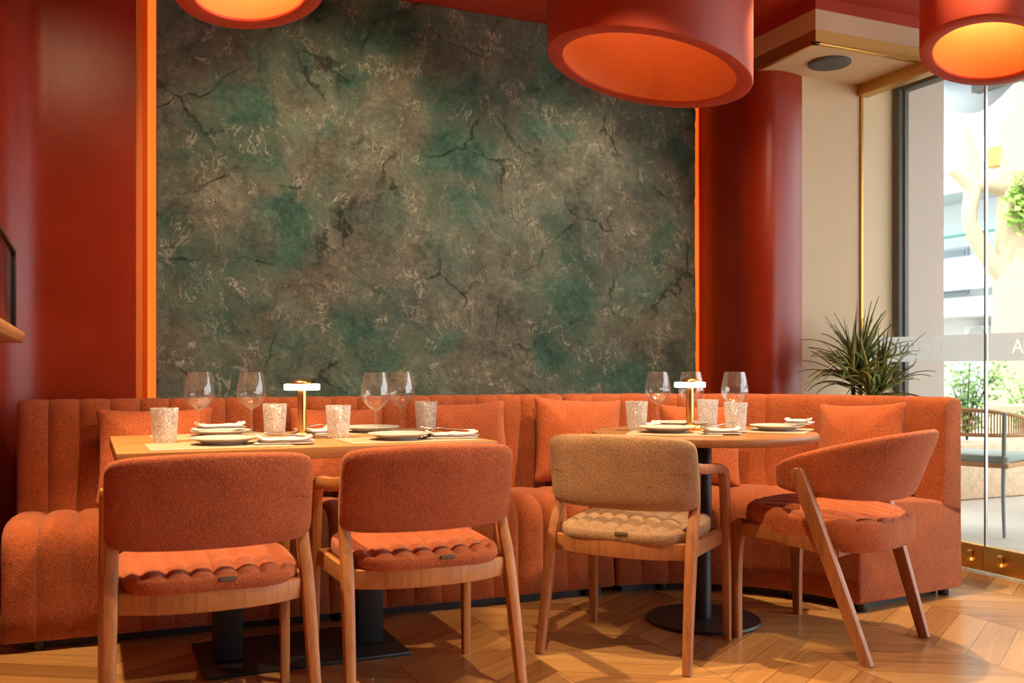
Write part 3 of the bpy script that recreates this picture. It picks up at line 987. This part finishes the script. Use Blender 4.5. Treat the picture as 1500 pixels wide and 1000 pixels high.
def napkin(x, y, rz, z, label, w=.19, d=.095, fork=None, logo=False):
    bm = bmesh.new()
    rnd = random.Random(label)
    nx, ny = 26, 12
    layers = []
    for k, (dx, dy, ww, dd, t0) in enumerate([(0, 0, 1, 1, 0), (.01, .004, .96, .9, .0062), (.004, -.006, .93, .86, .0122)]):
        ph = rnd.random() * 10
        g1, g2 = [], []
        for i in range(nx + 1):
            r1, r2 = [], []
            for j in range(ny + 1):
                u, v = i / nx - .5, j / ny - .5
                xx = u * w * ww + dx; yy = v * d * dd + dy
                hgt = .0028 * noise.noise(Vector((xx * 22 + ph, yy * 30, k))) + (.006 * max(0, abs(u) - .38) / .12 if k == 2 else 0) * (1 if rnd else 1)
                e = (1 - (2 * abs(u)) ** 14) * (1 - (2 * abs(v)) ** 8)
                th = .0068 * math.sqrt(max(0, e))
                zb = t0 + (max(0, hgt) if k else 0)
                r1.append(bm.verts.new((xx, yy, zb + .0035 + th / 2 + max(hgt, 0))))
                r2.append(bm.verts.new((xx, yy, zb + .0035 - th / 2)))
            g1.append(r1); g2.append(r2)
        for i in range(nx):
            for j in range(ny):
                bm.faces.new((g1[i][j], g1[i + 1][j], g1[i + 1][j + 1], g1[i][j + 1]))
                bm.faces.new((g2[i][j], g2[i][j + 1], g2[i + 1][j + 1], g2[i + 1][j]))
        for i in range(nx):
            for j in (0, ny):
                bm.faces.new((g1[i][j], g2[i][j], g2[i + 1][j], g1[i + 1][j]))
        for j in range(ny):
            for i in (0, nx):
                bm.faces.new((g1[i][j], g1[i][j + 1], g2[i][j + 1], g2[i][j]))
    o = link('napkin', bm, M['linen'], angle=60)
    o.location = (x, y, z); o.rotation_euler = (0, 0, rz)
    tag(o, label, 'napkin', 'folded white napkins')
    if logo:
        bm = bmesh.new()
        add_box(bm, (-.055, -.030, .0222), (-.028, -.012, .0226)); add_box(bm, (-.026, -.026, .0222), (-.012, -.016, .0226))
        q = link('printed_mark', bm, M['ink'], o); q['label'] = 'small dark print on the napkin'
    return o

def fork(x, y, rz, z, label):
    bm = bmesh.new()
    sweep(bm, spline([(-.095, 0, .0015, .013, .0025), (-.03, 0, .003, .008, .003), (.02, 0, .006, .006, .003), (.045, 0, .004, .017, .0025), (.062, 0, .004, .020, .0022)], 4), (0, 1, 0), 3, 10)
    for k in range(4):
        yy = (k - 1.5) * .0056
        sweep(bm, spline([(.060, yy, .004, .0032, .002), (.080, yy, .0048, .0028, .0018), (.100, yy, .008, .0015, .001)], 3), (0, 1, 0), 2, 8)
    o = link('fork', bm, M['steel']); o.location = (x, y, z); o.rotation_euler = (0, -.04, rz)
    return tag(o, label, 'fork', 'forks on the napkins')
NT = .0300
napkin(.600, 3.20, -.12, MZ, 'folded white napkin with fork beside the left front plate')
fork(.585, 3.205, PI - .45, MZ + NT, 'steel fork on the napkin beside the left front plate')
napkin(1.195, 3.215, -.15, MZ, 'folded white napkin with fork at the right front of the long table')
fork(1.19, 3.22, PI - .3, MZ + NT, 'steel fork on the napkin at the right front of the long table')
napkin(.45, 3.66, .10, MZ + .0238, 'folded white napkin with a dark print lying on the left rear plate', .18, .10, logo=True)
napkin(.800, 3.60, .5, MZ, 'folded white napkin behind the lamp foot on the long table', .17, .10)
fork(.795, 3.60, .6, MZ + NT, 'steel fork on the napkin behind the lamp foot')
napkin(2.205, 2.995, -.45, MZ, 'folded white napkin with fork at the front edge of the round table', .15, .09)
fork(2.205, 2.997, .25, MZ + NT, 'steel fork on the napkin at the front of the round table')
napkin(2.168, 3.45, .2, MZ, 'folded white napkin behind the left tumbler on the round table', .12, .085)
napkin(2.615, 3.035, -1.0, MZ + .0238, 'folded white napkin at the far right edge of the round table', .10, .07)

# ------------------------------------------------------------------ drum pendants
def drum(x, y, z0, Ri, Ro, gx, gy, label):
    root = empty('drum_pendant', label, 'pendant lamp', (x, y, 0), 0, 'red drum pendants')
    segs = 96
    bm = bmesh.new()
    top = CEIL - .001
    rings = []
    bev = .010
    for R, zz, off in ((Ro, top, None), (Ro, 0, bev), (Ro - bev * .3, 0, bev * .3), (Ro - bev, 0, 0), (Ri + bev, 0, 0), (Ri + bev * .3, 0, bev * .3), (Ri, 0, bev), (Ri, top - .12, None)):
        ring = []
        for i in range(segs):
            an = 2 * PI * i / segs
            px, py = R * math.cos(an), R * math.sin(an)
            z = zz if off is None else z0 + gx * px + gy * py + off
            ring.append(bm.verts.new((px, py, z)))
        rings.append(ring)
    for a, b in zip(rings, rings[1:]):
        for i in range(segs):
            j = (i + 1) % segs
            f = bm.faces.new((a[i], a[j], b[j], b[i]))
    bm.faces.new(rings[0])
    nf = len(bm.faces)
    f = bm.faces.new(rings[-1][::-1])
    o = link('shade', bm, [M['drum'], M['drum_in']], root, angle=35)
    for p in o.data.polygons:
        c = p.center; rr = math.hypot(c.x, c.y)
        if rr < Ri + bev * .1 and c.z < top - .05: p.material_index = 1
    bm = bmesh.new()
    lathe(bm, [(0, top - .20), (.035, top - .20), (.05, top - .185), (.05, top - .125), (0, top - .121)], 32)
    link('bulb', bm, M['bulb'], root)
    return root
# slopes were read in camera axes (right, forward): turn them into room axes
def slope(sx, sy): return (CA * sx + SA * sy, -SA * sx + CA * sy)
gx, gy = slope(-.202, -.039)
drum(2.028, 3.216, 2.171, .337, .400, gx, gy, 'large red drum pendant over the round table, centre')
gx, gy = slope(-.20, -.20)
drum(3.311, 2.724, 2.267, .200, .253, gx, gy, 'smaller red drum pendant by the glass door')
gx, gy = slope(.14, -.12)
drum(.52, 3.36, 2.285, .187, .252, gx, gy, 'red drum pendant over the long table, at the left')

# ------------------------------------------------------------------ left ledge with glass screen
lx = AL + .002
o = box('wall_ledge', (lx, .9, 1.085), (-.180, 3.56, 1.125), M['oak_round'], bev=.012)
tag(o, 'brown wooden ledge on the left red wall', 'shelf')
gs = empty('glass_screen', 'small smoked glass screen with black edge standing on the left ledge', 'glass screen', (-.208, 2.2, 1.1255))
box('pane', (-.004, -1.25, .0), (.004, 1.24, .245), M['screen'], gs, .001)
box('frame_bar', (-.008, 1.24, 0), (.008, 1.26, .255), M['black'], gs, .002)
box('top_rail', (-.007, -1.25, .245), (.007, 1.24, .255), M['black'], gs, .002)

# ------------------------------------------------------------------ glass doors
bj = 3.325
def door(n, y0, y1, label):
    d = empty('door_%d' % n, label, 'glass door', (XR, y0, 0)); d['kind'] = 'structure'
    w = y1 - y0
    box('pane', (-.006, .002, .13), (.006, w - .002, 2.56), M['pane'], d, 0)
    box('bottom_rail', (-.022, 0, .012), (.022, w, .135), M['brass_trim'], d, .004)
    return d
d1 = door(1, bj + .001, 4.14, 'clear frameless glass door leaf beside the pier')
d2 = door(2, 2.30, bj - .001, 'clear frameless glass door leaf right of the joint')
for d, yy in ((d1, .06), (d2, .915)):
    bm = bmesh.new()
    lathe(bm, [(0, 0), (.022, 0), (.022, .006), (.016, .012), (.010, .018), (.010, .05), (.014, .053), (0, .056)], 20)
    bmesh.ops.transform(bm, matrix=Matrix.Translation((-.026, yy, .055)) @ Matrix.Rotation(-.25, 4, 'Y'), verts=bm.verts)
    link('lock_knob', bm, M['brass_trim'], d)
for d, yy in ((d1, 0.0), (d2, 1.020)):
    box('edge_seal', (-.0075, yy, .13), (.0075, yy + .004, 2.56), M['steel'], d, 0)

def curve_band(name, w, h, words, parent, loc):
    """frosted film with clear cut-out letters, read from the street side"""
    cu = bpy.data.curves.new(name, 'CURVE'); cu.dimensions = '2D'; cu.fill_mode = 'BOTH'
    def poly(pp):
        sp = cu.splines.new('POLY'); sp.points.add(len(pp) - 1)
        for p, q in zip(sp.points, pp): p.co = (q[0], q[1], 0, 1)
        sp.use_cyclic_u = True
    poly([(0, 0), (w, 0), (w, h), (0, h)])
    for txt, x0, size in words:
        tc_ = bpy.data.curves.new('t', 'FONT'); tc_.body = txt; tc_.size = size; tc_.space_character = 1.12; tc_.fill_mode = 'NONE'
        to = bpy.data.objects.new('t', tc_); COL.objects.link(to)
        bpy.ops.object.select_all(action='DESELECT')
        bpy.context.view_layer.objects.active = to; to.select_set(True)
        bpy.ops.object.convert(target='CURVE')
        for sp in to.data.splines:
            pts_ = []
            nbp = len(sp.bezier_points)
            if nbp:
                for i in range(nbp):
                    a, b = sp.bezier_points[i], sp.bezier_points[(i + 1) % nbp]
                    for k in range(5):
                        t = k / 5
                        q = (1 - t) ** 3 * a.co + 3 * (1 - t) ** 2 * t * a.handle_right + 3 * (1 - t) * t * t * b.handle_left + t ** 3 * b.co
                        pts_.append(q)
            else:
                pts_ = [p.co for p in sp.points]
            poly([(p[0] + x0, p[1] + h * .27) for p in pts_])
        bpy.data.objects.remove(to)
    ob = bpy.data.objects.new(name, cu); COL.objects.link(ob)
    dg = bpy.context.evaluated_depsgraph_get()
    me = bpy.data.meshes.new_from_object(ob.evaluated_get(dg))
    bpy.data.objects.remove(ob)
    me.materials.clear(); me.materials.append(M['frost'])
    o = bpy.data.objects.new(name, me); COL.objects.link(o)
    o.parent = parent; o.location = loc
    o.rotation_euler = (PI / 2, 0, PI / 2)       # text x -> +y, text y -> +z, faces the street
    o['label'] = 'frosted film band with clear lettering'
    return o
curve_band('frosted_band', 4.14 - bj - .012, .135, [('LOUNGE', 3.590 - bj - .004, .098)], d1, (.0075, .004, 1.038))
curve_band('frosted_band', bj - 2.30 - .012, .135, [('A', 3.12 - 2.30, .098)], d2, (.0075, .004, 1.038))
# brass head track over the glass and jamb
struct(box('trim_7', (XR - .03, .3, 2.545), (XR + .05, 4.15, ZU + .004), M['brass_trim'], bev=.002))
struct(box('trim_8', (XR - .010, 4.138, .0), (XR + .008, 4.15, 2.55), M['brass_trim'], bev=.002))
# dark storefront frame beyond the glass
struct(box('window_1', (4.268, 4.10, 0), (4.345, 4.17, 2.66), M['frame'], bev=.004))
struct(box('trim_9', (4.28, 1.5, 2.60), (4.36, 4.12, 2.66), M['frame'], bev=.004))
struct(box('trim_10', (4.300, 4.088, 0), (4.312, 4.101, 2.6), M['frame'], bev=.003))

# ------------------------------------------------------------------ potted plant behind the sofa
pl = empty('potted_plant', 'spiky green dracaena behind the corner banquette, against the beige pier', 'plant', (3.68, 3.80, 0))
bm = bmesh.new(); lathe(bm, [(0, 0), (.12, 0), (.15, .30), (.155, .42), (.145, .43), (.135, .40), (0, .39)], 36); link('pot', bm, M['pot'], pl)
bm = bmesh.new()
heads = [(-.08, -.03, .94), (.03, .03, 1.00), (.09, -.05, .88), (.0, -.08, .86)]
for hx_, hy_, hz in heads:
    tube(bm, spline([(hx_ * .3, hy_ * .3, .385, .014), (hx_ * .7 + .01, hy_ * .7, .7, .012), (hx_, hy_, hz + .03, .010)], 5), .012)
link('stem', bm, M['soil'], pl)
bm = bmesh.new()
rnd = random.Random(11)
for (hx_, hy_, hz), cnt in zip(heads, (44, 52, 44, 40)):
    for k in range(cnt):
        az = rnd.random() * 2 * PI
        el = math.radians(rnd.choice([rnd.uniform(5, 45), rnd.uniform(35, 86)]))
        ln = rnd.uniform(.22, .40); wd = rnd.uniform(.009, .016)
        droop = rnd.uniform(.25, 1.0) * (1.1 - el / (PI / 2))
        p = Vector((hx_, hy_, hz + rnd.uniform(-.03, .03)))
        d = Vector((math.cos(az) * math.cos(el), math.sin(az) * math.cos(el), math.sin(el)))
        sd = d.cross(Vector((0, 0, 1)));
        if sd.length < .05: sd = Vector((1, 0, 0))
        sd.normalize()
        n = 7; prev = None; cen = []
        for i in range(n + 1):
            t = i / n
            w = wd * (math.sin(PI * min(1, t * .9 + .12)) ** .7) * (1 - t ** 3) / 2 * 1.5 + .0004
            up = sd.cross(d)
            p.y = min(p.y, .315); p.x = max(-.5, min(p.x, .30))
            q = [p - sd * w + up * .002, p - up * w * .35, p + sd * w + up * .002]
            row = [bm.verts.new(c_) for c_ in q]
            if prev:
                for a in range(2): bm.faces.new((prev[a], prev[a + 1], row[a + 1], row[a]))
            prev = row
            p = p + d * (ln / n)
            d = (d + Vector((0, 0, -1)) * (droop * .40 * (t + .25))).normalized()
lf = link('foliage', bm, M['leaf'], pl, angle=80)
sm = lf.modifiers.new('thickness', 'SOLIDIFY'); sm.thickness = .0012

# ------------------------------------------------------------------ outside
def dirt(col, name, rough=.85): return plaster(name, col, rough, .12)
struct(box('ground', (4.12, -4, -.14), (60, 40, -.005), dirt((.46, .40, .33), 'terrace_stone'), bev=0))
oak_out = wood('outdoor_timber', (.62, .45, .30), axis='Y')
rope = plain('tan_rope', (.46, .25, .11), .85)
grey_metal = plain('grey_powder_coat', (.22, .25, .24), .5)
seat_pad = fabric('grey_green_pad', (.25, .31, .28), .9, 1.1, 200, .1)
def outdoor_chair(x, y, face):
    root = empty('outdoor_chair', 'terrace chair with tan rope back and grey seat pad beyond the glass', 'chair')
    for sx in (-1, 1):
        bm = bmesh.new(); tube(bm, spline([(sx * .26, .24, 0, .010), (sx * .25, .22, .25, .012), (sx * .245, .2, .45, .013), (sx * .26, .19, .62, .013)], 4), .012); link('leg', bm, grey_metal, root)
        bm = bmesh.new(); tube(bm, spline([(sx * .24, -.26, 0, .010), (sx * .22, -.22, .25, .012), (sx * .22, -.21, .45, .013), (sx * .23, -.23, .74, .013)], 4), .012); link('leg', bm, grey_metal, root)
    bm = bmesh.new()
    sweep(bm, [(-.24, -.21, .42, .03, .02), (.24, -.21, .42, .03, .02)], (0, 0, 1)); sweep(bm, [(-.25, .2, .42, .03, .02), (.25, .2, .42, .03, .02)], (0, 0, 1))
    for sx in (-1, 1): sweep(bm, [(sx * .235, -.21, .42, .03, .02), (sx * .25, .2, .42, .03, .02)], (0, 0, 1))
    link('seat_frame', bm, rope, root)
    bm = bmesh.new(); add_box(bm, (-.245, -.22, .435), (.245, .23, .48), .018, seg=3); link('seat_pad', bm, seat_pad, root)
    bm = bmesh.new()
    ns = 64
    def wrap(u): 
        an = u * math.radians(112)
        return (.285 * math.sin(an), .02 - .27 * math.cos(an))
    for lv in (0, 1):
        pts_ = []
        for i in range(25):
            u = i / 12 - 1
            x_, y_ = wrap(u); z = (.60 if lv == 0 else .75 - .10 * abs(u) ** 2)
            pts_.append((x_, y_, z, .012))
        tube(bm, pts_, .012, 8)
    for i in range(ns + 1):
        u = i / ns * 2 - 1
        x_, y_ = wrap(u); zt = .75 - .10 * abs(u) ** 2
        tube(bm, [(x_, y_, .60, .0042), (x_, y_, zt, .0042)], .004, 6)
    link('backrest', bm, rope, root)
    put(root, x, y, face)
    return root
outdoor_chair(5.12, 4.28, (.95, .35))
ot = empty('outdoor_table', 'timber topped terrace table beyond the glass', 'table', (6.25, 4.42, 0))
box('tabletop', (-.42, -.42, .71), (.42, .42, .745), oak_out, ot, .004)
bm = bmesh.new(); lathe(bm, [(0, 0), (.22, 0), (.22, .012), (.03, .02), (.03, .71), (0, .71)], 28); link('pedestal', bm, grey_metal, ot)

pb = box('planter_box', (5.3, 5.25, 0), (8.6, 5.75, .42), oak_out, bev=.01)
tag(pb, 'pale timber planter box along the edge of the terrace', 'planter')
def shrub(x, y, z, hgt, rad, cnt, label, seed, mat='shrub_leaf', name='shrub', group='leafy shrubs in the planter', lw=.05):
    root = empty(name, label, 'shrub', (x, y, z), 0, group)
    rnd = random.Random(seed)
    bm = bmesh.new(); tips = []
    for k in range(9):
        az = rnd.random() * 2 * PI; rr = rad * rnd.uniform(.2, .9)
        tip = (math.cos(az) * rr, math.sin(az) * rr, hgt * rnd.uniform(.6, 1))
        pts_ = spline([(0, 0, 0, .007), (tip[0] * .4, tip[1] * .4, tip[2] * .55, .005), (*tip, .002)], 4)
        tube(bm, pts_, .005, 6); tips.append(pts_)
    link('stems', bm, M['soil'], root)
    bm = bmesh.new()
    for k in range(cnt):
        pt = rnd.choice(tips); q = Vector(pt[rnd.randrange(2, len(pt))][:3]) + Vector([rnd.gauss(0, rad * .22) for _ in range(3)])
        q.z = max(q.z, .09)
        d = Vector([rnd.gauss(0, 1) for _ in range(3)]).normalized(); s_ = d.orthogonal().normalized()
        l_ = lw * rnd.uniform(.7, 1.3)
        vs = [bm.verts.new(q + c_) for c_ in (Vector(), d * l_ * .5 + s_ * l_ * .28, d * l_, d * l_ * .5 - s_ * l_ * .28)]
        bm.faces.new(vs)
    o = link('foliage', bm, M[mat], root, smooth=False)
    m_ = o.modifiers.new('thickness', 'SOLIDIFY'); m_.thickness = .001
    return root
shrub(5.75, 5.5, .430, .60, .30, 620, 'green shrub in the planter, beside the outdoor pier', 3)
shrub(6.45, 5.5, .430, .66, .34, 700, 'green shrub in the planter, left of the door joint', 4)
shrub(7.2, 5.5, .430, .53, .32, 600, 'green shrub in the planter, right of the door joint', 5)

# plane tree
bark = plaster('pale_bark', (.46, .37, .25), .85, .2)
TXY = (10.3, 8.1)
tr = empty('plane_tree', 'pale plane tree with stubby branches beyond the terrace', 'tree', (*TXY, 0))
def limb(dx, dz, r, dy=0):                    # dx: metres to the side as seen from the room
    return (dx * CA + dy * SA, -dx * SA + dy * CA, dz, r)
bm = bmesh.new()
tube(bm, spline([limb(0, 0, .34), limb(.0, 1.0, .27), limb(.01, 2.2, .24), limb(.06, 3.2, .23), limb(.2, 5.5, .18)], 6), .25, 18); link('trunk', bm, bark, tr)
bm = bmesh.new(); tube(bm, spline([limb(-.10, 2.1, .12), limb(-.36, 2.42, .10), limb(-.54, 2.80, .085), limb(-.52, 3.2, .10), limb(-.76, 3.42, .075)], 6), .1, 14); link('branch', bm, bark, tr)
bm = bmesh.new(); tube(bm, spline([limb(-.52, 3.18, .09), limb(-.50, 3.5, .075), limb(-.56, 3.9, .05)], 5), .1, 12); link('branch', bm, bark, tr)
bm = bmesh.new(); tube(bm, spline([limb(-.53, 3.2, .10), limb(-.32, 3.24, .095), limb(.02, 3.12, .12)], 5), .1, 12); link('branch', bm, bark, tr)
bm = bmesh.new(); rnd = random.Random(5)
for k in range(260):
    q = Vector(limb(-.05 + rnd.gauss(0, .10), 2.95 + rnd.gauss(0, .16), 0, -.3 + rnd.gauss(0, .05))[:3])
    d = Vector([rnd.gauss(0, 1) for _ in range(3)]).normalized(); s_ = d.orthogonal().normalized(); l_ = .10
    bm.faces.new([bm.verts.new(q + c_) for c_ in (Vector(), d * l_ * .5 + s_ * l_ * .4, d * l_, d * l_ * .5 - s_ * l_ * .4)])
o = link('foliage', bm, M['tree_leaf'], tr, smooth=False); o.modifiers.new('thickness', 'SOLIDIFY').thickness = .001

# apartment building across the street
bw = plaster('white_facade', (.56, .585, .59), .8, .05)
wg = plain('dark_window', (.22, .27, .30), .25)  # one even dark colour for the facade windows
teal = plain('teal_awning', (.22, .56, .50), .7)
railm = plain('grey_railing', (.35, .38, .40), .5)
orange = plain('orange_shutter', (.75, .30, .08), .7)
BX = 16.0
ab = empty('apartment_building', 'white apartment block with balconies across the street', 'building', (BX, 12, 0))
def bpart(name, lo, hi, m, par=ab, bev=0):
    return box(name, (lo[0] - BX, lo[1] - 12, lo[2]), (hi[0] - BX, hi[1] - 12, hi[2]), m, par, bev)
bpart('facade', (BX + 1.2, 4, 0), (BX + 9, 22, 14), bw)
bpart('balcony', (BX, 5, 2.05), (BX + 1.3, 22, 2.42), bw)
bpart('balcony', (BX, 5, 4.55), (BX + 1.3, 22, 4.85), bw)
bpart('balcony', (BX, 5, 7.2), (BX + 1.3, 22, 7.5), bw)
for z0, z1 in ((2.42, 3.25), (4.85, 5.6)):
    r_ = bpart('railing', (BX + .02, 5, z1 - .03), (BX + .06, 22, z1), railm)
    bpart('rail', (BX + .02, 5, z0 + .16), (BX + .06, 22, z0 + .19), railm, r_)
    bpart('glass_infill', (BX + .03, 5, z0 + .2), (BX + .045, 22, z1 - .03), plain('railing_glass', (.62, .70, .70), .3), r_)
bpart('awning', (BX - .25, 11.9, 3.66), (BX + .1, 16, 3.84), teal)
bpart('divider', (BX + .02, 12.95, 2.42), (BX + 1.2, 13.05, 3.5), railm)
for y0, y1, z0, z1 in ((10.9, 13.5, 1.15, 1.95), (13.6, 14.2, .2, 1.0), (12.9, 13.55, .1, 1.0), (14.6, 15.6, 2.6, 3.6), (12.2, 13.0, 4.9, 6.2)):
    f_ = bpart('window', (BX + 1.14, y0, z0), (BX + 1.22, y1, z1), railm)
    bpart('pane', (BX + 1.12, y0 + .05, z0 + .05), (BX + 1.145, y1 - .05, z1 - .05), wg, f_)
bpart('flower_box', (BX - .22, 12.62, 4.86), (BX + .0, 13.05, 5.22), orange)
bm = bmesh.new()
add_box(bm, (BX + .85 - BX, 13.85 - 12, 1.45), (BX + 1.15 - BX, 14.45 - 12, 1.9), .02)
link('air_conditioner', bm, bw, ab)
bm = bmesh.new()
lathe(bm, [(0, 0), (.15, 0), (.19, .004), (.19, .02), (0, .02)], 24)
bmesh.ops.transform(bm, matrix=Matrix.Translation((.845, 14.12 - 12, 1.68)) @ Matrix.Rotation(-PI / 2, 4, 'Y'), verts=bm.verts)
link('fan_grille', bm, railm, ab)
# awning over the terrace
aw = empty('terrace_awning', 'grey terrace awning with scalloped edge and dark front bar', 'awning', (0, 0, 0))
box('front_bar', (5.46, 1.2, 2.86), (5.54, 4.62, 2.93), M['frame'], aw, .004)
bm = bmesh.new()
for k in range(8):
    y1 = 5.0 - k * .62; 
    vs = [];  n = 10
    for i in range(n + 1):
        u = i / n
        vs.append((5.60, y1 - u * .62, 2.93 - .14 * math.sin(PI * u) - .03))
    topv = [bm.verts.new((5.60, v[1], 3.05)) for v in vs]; botv = [bm.verts.new(v) for v in vs]
    for i in range(n): bm.faces.new((topv[i], topv[i + 1], botv[i + 1], botv[i]))
gr = plain('grey_canvas', (.45, .50, .53), .9)
vl = link('valance', bm, gr, aw); vl.modifiers.new('thickness', 'SOLIDIFY').thickness = .01
box('canopy', (4.302, -3, 3.05), (5.62, 5.0, 3.08), gr, aw, 0)

# ------------------------------------------------------------------ light
W_ = bpy.data.worlds.new('sky'); S.world = W_; W_.use_nodes = True
nt = W_.node_tree
bg = nt.nodes['Background']
bg.inputs[0].default_value = (.92, .97, 1.0, 1); bg.inputs[1].default_value = 4.2

sun = bpy.data.lights.new('sun', 'SUN'); sun.energy = 4; sun.angle = .009; sun.color = (1, .95, .86)
so = bpy.data.objects.new('sun', sun); COL.objects.link(so)
so.rotation_euler = Vector((.55, .30, -1.0)).to_track_quat('-Z', 'Y').to_euler()

def spot(x, y, z, tx, ty, tz, e, ang=60, blend=.35, col=(1, .70, .38), rad=.02):
    l = bpy.data.lights.new('downlight_and_fill', 'SPOT'); l.energy = e; l.spot_size = math.radians(ang); l.spot_blend = blend
    l.color = col; l.shadow_soft_size = rad
    o = bpy.data.objects.new('downlight_and_fill', l); COL.objects.link(o); o.location = (x, y, z)
    o.rotation_euler = (Vector((tx, ty, tz)) - Vector((x, y, z))).to_track_quat('-Z', 'Y').to_euler()
    return o
spot(.0, 3.20, 2.80, .50, 2.90, 0, 400, 68, .25)
spot(2.72, 2.98, 2.80, 2.35, 2.9, 0, 340, 78, .4)
spot(1.35, 2.3, 2.80, 1.35, 2.75, 0, 190, 95)
spot(1.15, 3.3, 2.80, 1.15, 4.6, 1.5, 95, 84, .9, (1, .80, .55))
spot(2.45, 3.75, 2.80, 2.35, 4.6, 1.5, 55, 76, .9, (1, .84, .62))
spot(.0, 3.1, 2.80, -.15, 4.6, 1.3, 22, 80, .9)  # unseen spot added only to brighten the left red wall
spot(2.95, 2.35, 2.80, 3.55, 4.1, 1.1, 85, 60, .8, (1, .80, .54))
def point(x, y, z, e, col=(1, .55, .2), r=.05):
    l = bpy.data.lights.new('pendant_bulb', 'POINT'); l.energy = e; l.color = col; l.shadow_soft_size = r
    o = bpy.data.objects.new('pendant_bulb', l); COL.objects.link(o); o.location = (x, y, z)
point(2.028, 3.216, 2.62, 3.2, (1, .58, .26))
point(3.311, 2.724, 2.58, 12, (1, .66, .30))
point(.52, 3.36, 2.58, 16, (1, .72, .36))

# daylight portal at the glass wall
pa = bpy.data.lights.new('portal', 'AREA'); pa.shape = 'RECTANGLE'; pa.size = 6.7; pa.size_y = 2.6
pa.cycles.is_portal = True
po = bpy.data.objects.new('portal', pa); COL.objects.link(po); po.location = (XR + .08, .8, 1.3)
po.rotation_euler = Vector((-1, 0, 0)).to_track_quat('-Z', 'Z').to_euler()

S.view_settings.view_transform = 'Standard'
S.view_settings.look = 'None'
S.view_settings.exposure = 0
S.view_settings.gamma = 1
S.view_settings.use_curve_mapping = False
